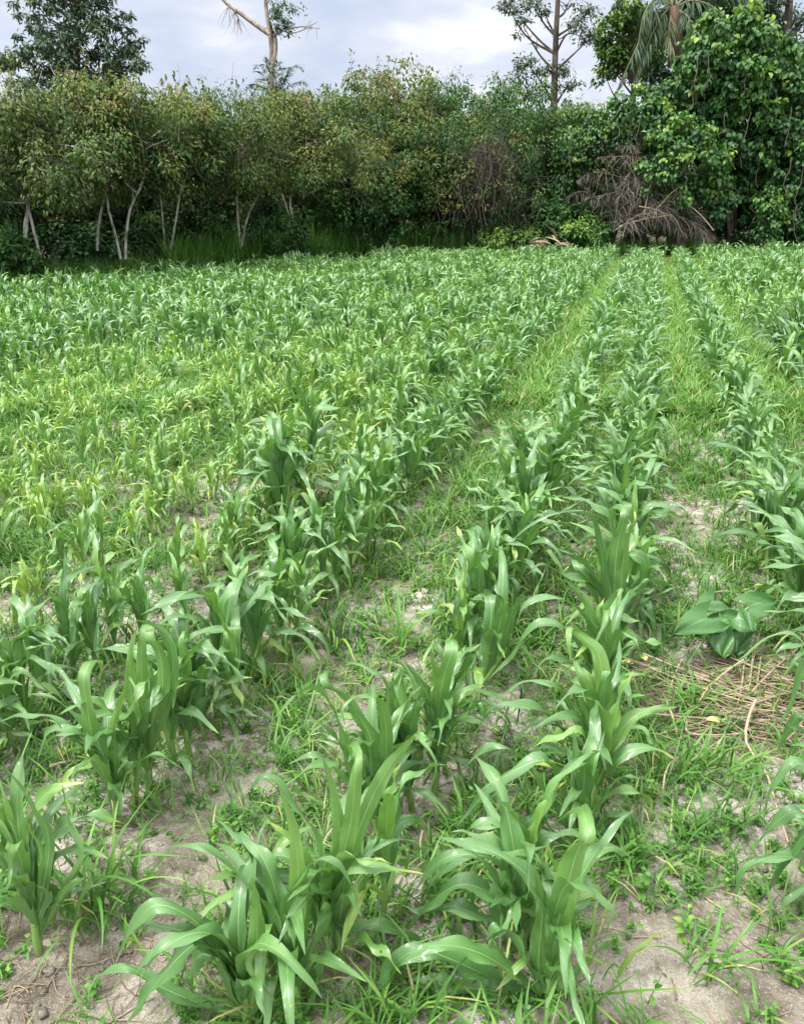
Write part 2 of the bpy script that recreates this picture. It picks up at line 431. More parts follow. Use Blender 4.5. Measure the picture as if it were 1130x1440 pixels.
ORD = 'first second third fourth fifth sixth seventh eighth ninth tenth eleventh twelfth thirteenth fourteenth fifteenth sixteenth seventeenth eighteenth nineteenth twentieth'.split()
TENS = {20: 'twenty', 30: 'thirty', 40: 'forty', 50: 'fifty', 60: 'sixty'}
def ordinal(n):
    if n <= 20: return ORD[n - 1]
    t, o = n // 10 * 10, n % 10
    return (TENS[t] + '-' + ORD[o - 1]) if o else TENS[t][:-1] + 'ieth'
ZERO = 7                          # index of the row just left of the straw pile
def row_phrase(ri):
    if ri < ZERO:
        k = ZERO - ri
        return 'row just right of the straw' if k == 1 else f'{ordinal(k)} row right of the straw'
    k = ri - ZERO + 1
    return 'row just left of the straw' if k == 1 else f'{ordinal(k)} row left of the straw'
rowcount = {}
HERO_UV = []                      # filled below: room kept for the hand-posed front plants
# front plants posed leaf by leaf: base on the ground, then leaves as image-traced paths at true distance
HEROES = [
 dict(base=(772, 1428), row=ZERO, label='large broad-leaved maize plant, frontmost in row just left of the straw', leaves=[
  ([(770, 1425), (777, 1330), (795, 1255), (812, 1195), (826, 1180)], .066, 'f'), ([(757, 1420), (757, 1345), (762, 1268), (750, 1214)], .050, 'f'),
  ([(763, 1432), (742, 1362), (716, 1315), (696, 1304), (684, 1322)], .062, 's'), ([(752, 1436), (716, 1366), (668, 1338), (612, 1330), (566, 1352)], .066, 's'),
  ([(740, 1432), (690, 1376), (640, 1352), (590, 1336), (553, 1358), (524, 1428)], .062, 's'), ([(740, 1440), (690, 1412), (640, 1392), (596, 1396), (574, 1446)], .066, 's'),
  ([(778, 1430), (797, 1392), (828, 1352), (874, 1310)], .044, 's'), ([(782, 1432), (790, 1380), (786, 1330)], .036, 'f')]),
 dict(base=(733, 1362), row=ZERO, label='maize plant arching to the left, second from front in row just left of straw', leaves=[
  ([(732, 1350), (718, 1290), (690, 1258), (650, 1244), (612, 1264), (570, 1312)], .056, 's'), ([(730, 1345), (700, 1268), (718, 1225), (744, 1198), (766, 1190)], .060, 'f'),
  ([(725, 1340), (700, 1245), (672, 1206), (640, 1203), (610, 1218), (577, 1262)], .044, 's'), ([(730, 1330), (742, 1270), (735, 1225)], .046, 'f'),
  ([(725, 1350), (690, 1300), (640, 1275), (600, 1282), (562, 1272)], .048, 's'), ([(735, 1350), (752, 1290), (780, 1262), (800, 1270)], .04, 's')]),
 dict(base=(350, 1446), row=ZERO + 1, label='maize plant with upright spear leaf, frontmost in second row left of straw', leaves=[
  ([(353, 1440), (359, 1360), (361, 1290), (355, 1234)], .058, 'f'), ([(338, 1436), (318, 1362), (290, 1326), (260, 1338), (216, 1388), (176, 1442)], .062, 's'),
  ([(340, 1420), (318, 1352), (287, 1308), (250, 1280), (215, 1274), (188, 1306), (160, 1358)], .058, 's'), ([(322, 1400), (298, 1346), (274, 1352), (272, 1400), (276, 1446)], .056, 's'),
  ([(340, 1442), (290, 1416), (222, 1386), (175, 1360), (134, 1376)], .05, 's'), ([(345, 1440), (339, 1400), (334, 1340), (330, 1300)], .034, 'f'),
  ([(356, 1440), (372, 1400), (384, 1380), (392, 1420)], .036, 's')]),
 dict(base=(419, 1428), row=ZERO + 1, label='tall maize plant showing its stalk, second from front in second row left of straw', leaves=[
  ([(412, 1380), (413, 1310), (419, 1242), (414, 1175), (392, 1105)], .058, 'f'), ([(410, 1370), (402, 1320), (414, 1246), (444, 1210), (474, 1214), (495, 1246)], .044, 's'),
  ([(408, 1372), (384, 1300), (355, 1250), (316, 1216), (282, 1190), (238, 1191)], .062, 's'), ([(420, 1400), (437, 1340), (452, 1308), (464, 1286)], .036, 's'),
  ([(414, 1395), (428, 1372), (446, 1352), (450, 1390)], .034, 's'), ([(409, 1370), (398, 1300), (382, 1245)], .036, 'f'), ([(412, 1390), (396, 1360), (376, 1300)], .04, 'f'),
  ([(412, 1370), (424, 1300), (432, 1250), (428, 1200)], .044, 'f')]),
 dict(base=(480, 1366), row=ZERO + 1, label='maize plant reaching one leaf right, third from front in second row left of straw', leaves=[
  ([(474, 1310), (468, 1250), (478, 1190), (470, 1120), (452, 1060)], .056, 'f'), ([(474, 1300), (490, 1226), (520, 1194), (562, 1180), (604, 1204)], .05, 's'),
  ([(472, 1310), (456, 1240), (440, 1170), (404, 1118), (372, 1092), (350, 1112)], .056, 's'), ([(474, 1320), (490, 1280), (515, 1240), (522, 1210)], .036, 's'),
  ([(474, 1300), (500, 1180), (540, 1090), (584, 1034)], .05, 'f'), ([(472, 1310), (440, 1250), (390, 1230), (340, 1240)], .046, 's'),
  ([(474, 1300), (480, 1220), (494, 1150), (500, 1080)], .05, 'f'), ([(478, 1330), (520, 1300), (560, 1310), (600, 1340)], .036, 's')]),
 # leaf widths below are in traced pixels (over 1)
 dict(base=(818, 1204), row=ZERO, label='maize plant with torn drooping left leaf, third from front in row left of straw', leaves=[
  ([(815, 1180), (812, 1119), (810, 1066), (806, 1028)], 29, 'f'), ([(790, 1160), (773, 1121), (749, 1090), (725, 1060), (693, 1047), (656, 1076)], 25, 's'), ([(800, 1150), (789, 1105), (765, 1071), (733, 1079), (693, 1105), (643, 1161)], 25, 's'),
  ([(794, 1196), (775, 1169), (751, 1137), (730, 1113), (701, 1108)], 27, 's'), ([(815, 1166), (794, 1135), (759, 1135)], 18, 's'), ([(826, 1190), (844, 1161), (860, 1148), (884, 1145), (890, 1180)], 18, 's'), ([(834, 1150), (852, 1116), (876, 1092), (900, 1095)], 16, 's'),
  ([(790, 1190), (749, 1156), (728, 1167), (712, 1193)], 19, 's'), ([(806, 1180), (794, 1120), (785, 1080)], 20, 'f'), ([(820, 1180), (824, 1130), (822, 1080)], 20, 'f')]),
 dict(base=(840, 1112), row=ZERO, label='tall upright maize plant with wavy leaf edges, fourth from front in row left of straw', leaves=[
  ([(850, 1040), (848, 960), (840, 917), (823, 900), (802, 882)], 27, 'f'), ([(828, 1078), (836, 1010), (828, 973), (816, 946)], 24, 'f'), ([(824, 1040), (799, 989), (773, 962), (741, 958), (709, 975)], 22, 's'), ([(810, 1050), (767, 1005), (730, 989), (698, 991), (672, 1023)], 21, 's'),
  ([(812, 1050), (797, 1026), (757, 1015), (720, 1042)], 18, 's'), ([(845, 1010), (853, 965), (868, 930)], 16, 's'), ([(836, 1060), (822, 1000), (812, 962)], 22, 'f'), ([(843, 1060), (842, 1000), (852, 950)], 20, 'f'), ([(830, 1080), (800, 1060), (760, 1052), (735, 1075)], 18, 's')]),
 dict(base=(855, 1018), row=ZERO, label='maize plant with two long leaves arching left, fifth from front in row left of straw', leaves=[
  ([(830, 940), (805, 898), (789, 880), (759, 877), (735, 898), (714, 928), (685, 957)], 20, 's'), ([(840, 920), (836, 895), (809, 855), (775, 838), (738, 852), (725, 885)], 18, 's'), ([(845, 920), (846, 878), (858, 848), (869, 829)], 22, 'f'), ([(838, 930), (832, 875), (822, 842), (792, 813)], 21, 'f'),
  ([(850, 950), (852, 900), (850, 860)], 20, 'f'), ([(840, 950), (800, 930), (770, 925), (750, 950)], 17, 's'), ([(858, 960), (870, 920), (890, 905), (905, 925)], 15, 's'), ([(848, 960), (842, 900), (828, 870)], 22, 'f')]),
 dict(base=(866, 935), row=ZERO, label='bushy maize plant, sixth from front in row just left of straw', leaves=[
  ([(853, 851), (846, 794), (839, 755)], 24, 'f'), ([(868, 850), (880, 800), (886, 781), (906, 790), (902, 832)], 24, 'f'), ([(845, 840), (832, 808), (802, 778), (765, 768)], 21, 's'), ([(863, 850), (866, 781), (873, 744), (878, 723)], 21, 'f'), ([(870, 850), (878, 774), (889, 741), (903, 722)], 21, 'f'),
  ([(850, 850), (846, 780), (832, 731), (809, 720), (762, 727), (711, 768)], 17, 's'), ([(850, 850), (830, 820), (795, 808), (760, 795), (742, 808)], 18, 's'), ([(860, 860), (856, 800), (858, 760)], 22, 'f'), ([(858, 880), (838, 830), (815, 800)], 21, 'f'), ([(870, 880), (885, 830), (918, 800), (930, 838)], 17, 's')]),
 dict(base=(533, 1172), row=ZERO + 1, label='full maize plant, fourth from front in second row left of straw', leaves=[
  ([(533, 1100), (519, 1033), (493, 994), (459, 960)], 29, 'f'), ([(510, 1120), (485, 1079), (482, 1033), (465, 994), (445, 968), (417, 979), (383, 1013)], 25, 's'), ([(520, 1110), (510, 1080), (497, 1040)], 23, 'f'), ([(541, 1100), (543, 1040), (540, 1005), (530, 982), (500, 979)], 22, 'f'),
  ([(500, 1135), (519, 1101), (544, 1062), (589, 1030)], 19, 's'), ([(505, 1090), (468, 1033), (448, 1016), (425, 1013)], 19, 's'), ([(530, 1110), (536, 1050), (560, 1010)], 20, 'f'), ([(520, 1130), (480, 1090), (440, 1062), (405, 1075)], 19, 's')]),
 dict(base=(580, 1122), row=ZERO + 1, label='maize plant with folded leaf, fifth from front in second row left of straw', leaves=[
  ([(555, 1060), (550, 999), (555, 962), (572, 937)], 24, 'f'), ([(555, 1020), (541, 962), (519, 940), (485, 931)], 19, 's'), ([(572, 1060), (578, 1020), (590, 990), (602, 980)], 27, 'f'), ([(580, 1095), (592, 1090), (604, 1068)], 14, 's'), ([(560, 1060), (535, 1005), (515, 985), (490, 990)], 18, 's'), ([(568, 1060), (566, 1000), (560, 950)], 22, 'f'), ([(575, 1060), (600, 1030), (626, 1018)], 15, 's')]),
 dict(base=(611, 1106), row=ZERO + 1, label='maize plant with dark stalk foot, sixth from front in second row left of straw', leaves=[
  ([(615, 1040), (618, 991), (623, 954), (635, 916)], 30, 'f'), ([(612, 1030), (604, 985), (587, 954), (568, 930)], 25, 'f'), ([(618, 1020), (640, 972), (660, 937)], 19, 's'), ([(612, 1020), (612, 960), (606, 915)], 22, 'f'), ([(608, 1040), (585, 1000), (550, 985)], 17, 's'), ([(620, 1040), (648, 1010), (672, 990), (680, 1015)], 15, 's')]),
 dict(base=(55, 1342), row=ZERO + 2, label='narrow-leaved maize plant, frontmost in third row left of straw', leaves=[
  ([(45, 1300), (13, 1192), (5, 1120), (-10, 1060)], 27, 'f'), ([(50, 1300), (69, 1186), (40, 1126), (0, 1068)], 16, 's'), ([(60, 1300), (113, 1208), (98, 1160), (87, 1100)], 13, 'f'), ([(52, 1310), (69, 1245), (79, 1266), (76, 1324), (79, 1379)], 12, 'f'), ([(60, 1310), (100, 1244), (127, 1238), (111, 1271), (103, 1311), (106, 1347)], 13, 'f'),
  ([(50, 1300), (66, 1255), (40, 1243), (-10, 1240)], 15, 's'), ([(40, 1290), (10, 1180), (-30, 1140)], 22, 'f'), ([(52, 1300), (40, 1230), (20, 1170), (10, 1150)], 20, 'f'), ([(60, 1310), (85, 1260), (120, 1250), (150, 1240)], 12, 's'), ([(58, 1300), (60, 1210), (35, 1150)], 18, 'f')]),
 dict(base=(168, 1165), row=ZERO + 2, label='maize plant leaning left, second from front in third row left of straw', leaves=[
  ([(160, 1110), (156, 1040), (164, 1002), (183, 955)], 14, 'f'), ([(150, 1100), (129, 1033), (123, 996), (117, 952)], 25, 'f'), ([(155, 1100), (138, 1042), (102, 1002), (69, 981), (37, 975)], 21, 's'), ([(152, 1100), (132, 1039), (99, 1024), (66, 1033), (52, 1074)], 18, 's'), ([(140, 1080), (84, 1017), (45, 1005), (0, 1014)], 19, 's'),
  ([(160, 1120), (147, 1075), (120, 1045), (84, 1036)], 21, 's'), ([(168, 1130), (177, 1096), (190, 1084)], 11, 's'), ([(162, 1110), (162, 1070), (160, 1020)], 21, 'f')]),
 dict(base=(211, 1112), row=ZERO + 2, label='tall straight dark maize plant, third from front in third row left of straw', leaves=[
  ([(203, 1060), (199, 1017), (199, 960), (200, 893)], 22, 'f'), ([(208, 1060), (213, 1020), (228, 966), (224, 918), (211, 895)], 25, 'f'), ([(215, 1040), (243, 940), (232, 894), (199, 873), (168, 876)], 20, 's'), ([(200, 1060), (190, 1008), (183, 960), (184, 915), (193, 880)], 22, 'f'), ([(200, 1050), (193, 1027), (168, 993), (135, 981), (99, 987)], 15, 's'), ([(208, 1060), (214, 990), (212, 930)], 20, 'f')]),
 dict(base=(266, 1062), row=ZERO + 2, label='slender maize plant, fourth from front in third row left of straw', leaves=[
  ([(255, 1010), (253, 960), (268, 921), (297, 892)], 20, 's'), ([(258, 1020), (252, 975), (249, 930)], 21, 'f'), ([(262, 1010), (268, 985), (279, 962)], 14, 's'), ([(255, 1010), (240, 960), (238, 1000), (240, 1022)], 13, 's'), ([(257, 1000), (262, 940), (255, 900)], 19, 'f')]),
 dict(base=(1190, 1130), row=ZERO - 1, label='maize leaning over the straw pile, second from front in row just right of straw', leaves=[
  ([(1170, 1050), (1130, 907), (1088, 893), (1037, 930)], 20, 's'), ([(1175, 1050), (1150, 930), (1130, 942), (1111, 989), (1095, 1024)], 22, 's'), ([(1175, 1060), (1130, 1008), (1107, 1028), (1092, 1059)], 18, 's'), ([(1180, 1080), (1140, 1040), (1100, 1010), (1085, 985)], 16, 's'), ([(1180, 1060), (1170, 960), (1160, 900)], 24, 'f')]),
 dict(base=(1215, 1290), row=ZERO - 1, label='maize reaching leaves in at the right edge, frontmost in row just right of straw', leaves=[
  ([(1195, 1200), (1130, 1074), (1088, 1101), (1072, 1160)], 22, 's'), ([(1195, 1210), (1130, 1144), (1092, 1156), (1053, 1202)], 24, 's'), ([(1195, 1230), (1130, 1208), (1076, 1207), (1041, 1234), (1027, 1284)], 22, 's'), ([(1195, 1220), (1140, 1170), (1095, 1230), (1070, 1262)], 22, 's'), ([(1200, 1240), (1150, 1240), (1112, 1262), (1090, 1300)], 20, 's'), ([(1200, 1200), (1190, 1100), (1180, 1040)], 26, 'f')]),
]
def hero_plant(h, seed):
    rg = np.random.default_rng(seed)
    B = on_ground(*h['base']); B[2] = ground_z(B[0], B[1]); D = B[1]
    t = thing('maize_plant', h['label'], 'maize plant', B, 0, 'maize plants in rows')
    top = .17
    x0 = at(h['base'][0], h['base'][1], D)[0]
    lean = np.mean([at(*l[0][0], D)[0] for l in h['leaves']]) - x0
    st = Acc(); tube(st, [np.array([lean * f ** 1.5, 0, -.03 + .19 * f]) for f in np.linspace(0, 1, 9)],   .0105 * np.array([1.3, 1.15, 1.02, 1.05, .95, .9, .7, .5, .2]), 10)
    link('stalk', st.mesh('maize_stalk', M_STALK), t)
    for i, (pts, W, facing) in enumerate(h['leaves']):
        W = W if W < 1 else 1.1 * W * (D * cp + 1.4 * sp) / FPX
        dy = rg.uniform(-.05, .07)
        P = np.array([at(px, py, D + dy * f) for (px, py), f in zip(pts, np.linspace(0, 1, len(pts)))]) - B
        P[:, 2] = np.maximum(P[:, 2], .03)
        # the sheath: the leaf leaves the stalk below its first traced point
        P = np.vstack([[lean * .5, .004 * (i % 3 - 1), max(.03, min(P[0, 2] - .05, .16))], P]) if P[0, 2] > .05 else P
        if facing == 'f' and rg.random() < .5:      # the blade nods over at its top
            k = rg.uniform(.05, .13); back = 1 if rg.random() < .7 else -.6; tipd = P[-1] - P[-2]; tipd /= np.linalg.norm(tipd)
            e = P[-1] + tipd * .012 + [0, .45 * k * back, 0]; P = np.vstack([P[:-1], P[-1] * .96 + P[-2] * .04, e, e + [rg.normal(0, .02), .6 * k * back, -.35 * k], e + [rg.normal(0, .03), .9 * k * back, -1.0 * k]])
        dx = P[-1, 0] - P[0, 0]; rise = max(P[:, 2]) - P[0, 2]
        hx, hy = (dx * .5, -.3) if facing == 'f' else (dx, -.16 * abs(rise) - .06)
        a = Acc(); V, Q, u, s = blade(0, W, 0, 0, math.atan2(hy, hx), None, rg, 34, 9, ruffle=rg.uniform(.5, 1.1), keel=.5, twist=rg.normal(0, .25), path=P, tp=1.55 if facing == 'f' else 2.2)
        tint = .24 + rg.normal(0, .05) + .14 * (facing == 'f') + .1 * (1 - sstep(0, .3, s))
        a.add(V, Q, u, s, np.clip(tint, 0, 1)); link('leaf', a.mesh('maize_leaf', M_LEAF), t)
    rank = rg.uniform(-.5, .5) + math.pi / 2
    for i in range(h.get('more', 8)):       # the leaves behind the traced ones
        z = .05 + .022 * i; az = rank + (i % 2) * math.pi + rg.normal(0, .6); a = Acc()
        V, Q, u, s = blade(rg.uniform(.27, .42), rg.uniform(.040, .056), R(rg.uniform(8, 28)), R(rg.uniform(70, 150)), az, (lean * .6, 0, z), rg, 24, 9, a=rg.uniform(.15, .4), b=1.05, ruffle=rg.uniform(.6, 1.3), keel=.6, drift=rg.normal(0, .3), twist=rg.normal(0, .4))
        V[:, 2] = np.maximum(V[:, 2], .015); a.add(V, Q, u, s, np.clip(.24 + rg.normal(0, .06), 0, 1)); link('leaf', a.mesh('maize_leaf', M_LEAF), t)
    # a second stem of the same hill, just behind
    st, lv, _ = maize_plant(seed + 4000, rg.uniform(.36, .46), 7, 22, 9, rg.uniform(.22, .36), .062); off = np.array([rg.normal(.02, .03), rg.uniform(.07, .12), 0.])
    for nm, a, mt in [('stalk', st, M_STALK)] + [('leaf', x, M_LEAF) for x in lv]:
        V, Q, A = a.data(); link(nm, to_mesh('maize_' + nm, (V + off, Q, A), mt), t)
    return B
for i, h in enumerate(HEROES):
    B = hero_plant(h, 900 + i)
    rowcount[h['row']] = rowcount.get(h['row'], 0) + 1
    plants = [p for p in plants if math.hypot(p['x'] - B[0], p['y'] - B[1]) > .12]
CUT = {ZERO - 1: 1010, ZERO: 925, ZERO + 1: 1085, ZERO + 2: 1045}     # rows nearer than this are the posed plants above
plants = [p for p in plants if not (p['row'] in CUT and p['py'] > CUT[p['row']])]

def describe(kind, size):
    h = {'dark': ('towering', 'tall', 'medium-height'), 'green': ('tall', 'medium-height', 'short'), 'pale': ('medium-height', 'short', 'small')}[kind][0 if size > 1.05 else (1 if size > .85 else 2)]
    c = {'dark': 'dark-green', 'green': 'fresh-green', 'pale': 'yellowish'}[kind]
    return h, c
near, far = plants[:NOBJ - len(HEROES)], plants[NOBJ - len(HEROES):]
near.sort(key=lambda p: (p['row'], p['v']))
for p in near:
    kind = kind_of(p); pr = protos[kind][rng.integers(len(protos[kind]))]
    rowcount[p['row']] = n = rowcount.get(p['row'], 0) + 1
    h, c = describe(kind, p['size'])
    lab = f"{h} {c} maize plant, {ordinal(n)} from the front in the {row_phrase(p['row'])}" if p['row'] != ZERO - 0 or True else ''
    t = thing('maize_plant', lab, 'maize plant', (p['x'], p['y'], float(ground_z(p['x'], p['y']))), rng.normal(0, .7) - AZ + (math.pi if rng.random() < .5 else 0), 'maize plants in rows')
    t.rotation_euler[0] = rng.normal(0, .05); t.rotation_euler[1] = rng.normal(0, .05)
    s = p['size']; t.scale = (s, s, s * rng.uniform(.95, 1.08))
    link('stalk', pr[0], t)
    for me in pr[1]: link('leaf', me, t)

# everything farther off: one mass of maize
def merge(st, lv):
    a = Acc(); V, Q, A = st.data(); a.add(V, Q, 5., .3 + .5 * A['s'], .42)
    for l in lv:
        V, Q, A = l.data(); a.add(V, Q, A['u'], A['s'], A['tint'])
    return a.data()
class Mass:
    def __init__(s): s.V, s.Q, s.A, s.n = [], [], {'u': [], 's': [], 'tint': []}, 0
    def put(s, data, loc, rz, sc, tilt=(0, 0), dt=0., scz=None):
        V, Q, A = data; c, n_ = math.cos(rz), math.sin(rz)
        W = V * np.array([sc, sc, scz or sc]); W = np.stack([W[:, 0] * c - W[:, 1] * n_ + W[:, 2] * tilt[0], W[:, 0] * n_ + W[:, 1] * c + W[:, 2] * tilt[1], W[:, 2]], -1) + loc
        s.V.append(W.astype(np.float32)); s.Q.append(Q + s.n); s.n += len(V)
        for k in s.A: s.A[k].append(A[k] + (dt if k == 'tint' else 0))
    def mesh(s, name, mat): return to_mesh(name, (np.concatenate(s.V), np.concatenate(s.Q), {k: np.concatenate(a) for k, a in s.A.items()}), mat)
farv = {k: [merge(*x[:2]) for x in make_variants(500 + 60 * i, 8, False, **kw)] for i, (k, kw) in enumerate(KINDS.items())}
mm = Mass()
for p in far:
    kind = kind_of(p); d = farv[kind][rng.integers(8)]
    mm.put(d, (p['x'], p['y'], float(ground_z(p['x'], p['y']))), rng.normal(0, .8) - AZ + (math.pi if rng.random() < .5 else 0), p['size'], rng.normal(0, .06, 2), rng.normal(0, .04))
tag(link('distant_maize', mm.mesh('distant_maize', M_LEAF)), kind='stuff')

# ------------------------------------------------------------ weeds, grass and litter between the rows
BARE = [((1000, 1110), .26), ((950, 1290), .24), ((1010, 1380), .24), ((235, 1150), .26), ((270, 1225), .2), ((140, 1370), .3), ((640, 1085), .14), ((950, 710), .33),
        ((700, 605), .22), ((755, 530), .22), ((600, 690), .2), ((310, 1040), .2), ((620, 1130), .12), ((940, 640), .3), ((1000, 960), .22), ((60, 1420), .3), ((230, 1300), .2), ((200, 600), .3)]
BAREW = [(on_ground(*p), r) for p, r in BARE]
def weed_density(x, y):
    d = .42 + 1.1 * sstep(.35, .68, vnoise(x * 1.6 + 90, y * 1.6)) * (0.5 + vnoise(x * 6, y * 6 + 20))
    for c, r in BAREW: d = d * (1 - .72 * np.exp(-((x - c[0]) ** 2 + (y - c[1]) ** 2) / (r * r)))
    # thick grass between the second and third rows and around the straw
    for (px, py), r, a in (((520, 900), .4, .25), ((720, 900), .28, .6), ((930, 880), .25, .6), ((950, 1060), .3, .5), ((960, 1220), .35, .35), ((640, 1200), .25, .6), ((760, 800), .3, .8)):
        c = on_ground(px, py); d = d + a * np.exp(-((x - c[0]) ** 2 + (y - c[1]) ** 2) / (r * r))
    return d + .9 * sstep(4.5, 9, np.hypot(x, y))
def scatter(n, rmin, rmax):
    """random ground points inside the view, more or less even over the ground"""
    r = np.sqrt(rng.uniform(rmin ** 2, rmax ** 2, n)); a = rng.uniform(-.62, .62, n)
    x, y = r * np.sin(a), r * np.cos(a)
    keep = (y < field_edge(x) + .5) & (rng.random(n) < weed_density(x, y))
    return x[keep], y[keep]
def grass_tuft(seed, nb, L, W, ns=5, yellow=.4, spread=1.):
    rg = np.random.default_rng(seed); a = Acc()
    for i in range(nb):
        az, l = rg.uniform(0, 6.28), L * rg.uniform(.5, 1.1)
        V, Q, u, s = blade(l, W * rg.uniform(.7, 1.2), R(rg.uniform(4, 45)) * spread, R(rg.uniform(50, 130)) * spread, az, rg.normal(0, .012 + L * .05, 3) * [1, 1, 0], rg, ns, 3, ruffle=.2, keel=.5, drift=rg.normal(0, .4))
        V[:, 2] = np.maximum(V[:, 2], .004)
        a.add(V, Q, u, s, np.clip(yellow + rg.normal(0, .15) + (rg.random() < .06) * .5, 0, 1))
    return a
def oval(l, w, n=4):
    """flat strip leaf along +X bent along its length: stations x 3"""
    s = np.linspace(0, 1, n + 1); ww = w * .5 * np.sin(np.pi * np.clip(.06 + .90 * s ** .85, 0, 1)) + .0005
    z = .10 * l * np.sin(np.pi * s) - .12 * l * s ** 2
    V = np.stack([np.stack([s * l, -ww, z + ww * .25], -1), np.stack([s * l, 0 * s, z], -1), np.stack([s * l, ww, z + ww * .25], -1)], 1)
    return V.reshape(-1, 3), grid_quads(n + 1, 3), np.repeat(s, 3)
def orient(V, az, el, pos, roll=0.):
    ca_, sa_, ce, se = math.cos(az), math.sin(az), math.cos(el), math.sin(el)
    cr, sr = math.cos(roll), math.sin(roll)
    V = np.stack([V[:, 0], V[:, 1] * cr - V[:, 2] * sr, V[:, 1] * sr + V[:, 2] * cr], -1)
    V = np.stack([V[:, 0] * ce - V[:, 2] * se, V[:, 1], V[:, 0] * se + V[:, 2] * ce], -1)
    return np.stack([V[:, 0] * ca_ - V[:, 1] * sa_, V[:, 0] * sa_ + V[:, 1] * ca_, V[:, 2]], -1) + pos
def broadleaf(seed, H, n, l, w):
    rg = np.random.default_rng(seed); a = Acc()
    k = rg.integers(1, 4)
    for b in range(k):
        d = np.array([rg.normal(0, .35), rg.normal(0, .35), 1.]); h = H * rg.uniform(.6, 1.1)
        P = np.linspace(0, 1, 4)[:, None] * d * h
        tube(a, P, [.0022, .0018, .0014, .0008], 4, tint=.5)
        for i in range(n):
            f = (i + 1) / n
            V, Q, s = oval(l * rg.uniform(.6, 1.1) * (1.1 - .4 * f), w * rg.uniform(.7, 1.1) * (1.1 - .4 * f))
            V = orient(V, i * 2.4 + rg.normal(0, .3), R(rg.uniform(-15, 35)), d * h * f, rg.normal(0, .3))
            a.add(V, Q, 0, s, np.clip(.4 + rg.normal(0, .2), 0, 1))
    return a
weeds = Mass(); wv = [broadleaf(700 + i, rng.uniform(.03, .13), int(rng.integers(4, 9)), rng.uniform(.025, .05), rng.uniform(.012, .026)).data() for i in range(12)]
x, y = scatter(15000, 1.1, 7.5)
for a, b in zip(x, y):
    weeds.put(wv[rng.integers(12)], (a, b, float(ground_z(a, b))), rng.uniform(0, 6.28), rng.uniform(.3, .8), rng.normal(0, .15, 2), rng.normal(-.06, .14))
tag(link('ground_weeds', weeds.mesh('ground_weeds', M_WEED)), kind='stuff')
grass = Mass(); gv = [grass_tuft(740 + i, int(rng.integers(5, 12)), rng.uniform(.08, .22), rng.uniform(.005, .011)).data() for i in range(12)]
gf = [grass_tuft(780 + i, 9, rng.uniform(.22, .42), rng.uniform(.010, .018), 5, .5).data() for i in range(10)]
x, y = scatter(12000, 1.1, 8.0)
for a, b in zip(x, y):
    grass.put(gv[rng.integers(12)], (a, b, float(ground_z(a, b))), rng.uniform(0, 6.28), rng.uniform(.5, 1.25), rng.normal(0, .15, 2), rng.normal(0, .1))
x, y = scatter(3400, 2.3, 8.0)
for a, b in zip(x, y):
    grass.put(gf[rng.integers(10)], (a, b, float(ground_z(a, b))), rng.uniform(0, 6.28), rng.uniform(.3, .62), rng.normal(0, .15, 2), rng.normal(0, .1))
def far_tuft(seed):
    rg = np.random.default_rng(seed); a = Acc()
    for i in range(8):
        V, Q, u, s = blade(rg.uniform(.13, .30), rg.uniform(.012, .020), R(rg.uniform(5, 50)), R(rg.uniform(50, 120)), rg.uniform(0, 6.28), rg.normal(0, .05, 3) * [1, 1, 0], rg, 4, 2, ruffle=0, keel=0, drift=rg.normal(0, .4))
        V[:, 2] = np.maximum(V[:, 2], .004); a.add(V, Q, u, s, np.clip(.52 + rg.normal(0, .15) + (rg.random() < .06) * .4, 0, 1))
    return a.data()
gl = [far_tuft(2000 + i) for i in range(12)]
for n_, a0, a1 in ((26000, 7.0, 12), (46000, 11.5, 20), (26000, 20, 30)):
    x, y = scatter(n_, a0, a1)
    for a, b in zip(x, y):
        grass.put(gl[rng.integers(12)], (a, b, float(ground_z(a, b))), rng.uniform(0, 6.28), rng.uniform(.5, 1.1), rng.normal(0, .15, 2), rng.normal(0, .1))
tag(link('weed_grass', grass.mesh('weed_grass', M_GRASS)), kind='stuff')
lit = Acc()
def bit(x, y, l, w, z=0.004, az=None, acc=lit, tint=None, el=0.):
    az = rng.uniform(0, 3.14) if az is None else az
    s = np.linspace(-.5, .5, 4); c = rng.normal(0, .12) * l
    P = np.stack([s * l, c * (1 - 4 * s * s), s * l * math.sin(el)], -1); P = orient(P, az, 0, np.array([x, y, 0]))
    P[:, 2] += ground_z(P[:, 0], P[:, 1]) + z
    tube(acc, P, [w, w * 1.1, w, w * .7], 4, tint=rng.uniform(0, 1) if tint is None else tint)
r = np.sqrt(rng.uniform(1.1, 50, 3000)); a_ = rng.uniform(-.6, .6, 3000)
for rr, aa in zip(r, a_): bit(rr * math.sin(aa), rr * math.cos(aa), rng.uniform(.02, .12), rng.uniform(.0008, .0024))
SP = on_ground(1015, 985)
for k in range(1500):
    bit(SP[0] + rng.normal(.12, .22), SP[1] + rng.normal(0, .12), rng.uniform(.03, .24), rng.uniform(.0008, .0024), rng.uniform(.003, .03), rng.normal(-.35, .6))
for (px, py), r_, n_ in (((80, 1395), .16, 260), ((960, 705), .3, 260), ((700, 600), .25, 200), ((600, 440), .4, 200), ((200, 600), .4, 260)):
    c = on_ground(px, py)
    for k in range(n_): bit(c[0] + rng.normal(0, r_), c[1] + rng.normal(0, r_), rng.uniform(.02, .11), rng.uniform(.0006, .0017), rng.uniform(.002, .010), None, lit, rng.uniform(0, .7))
tag(link('straw_litter', lit.mesh('straw_litter', M_STRAW)), kind='stuff')
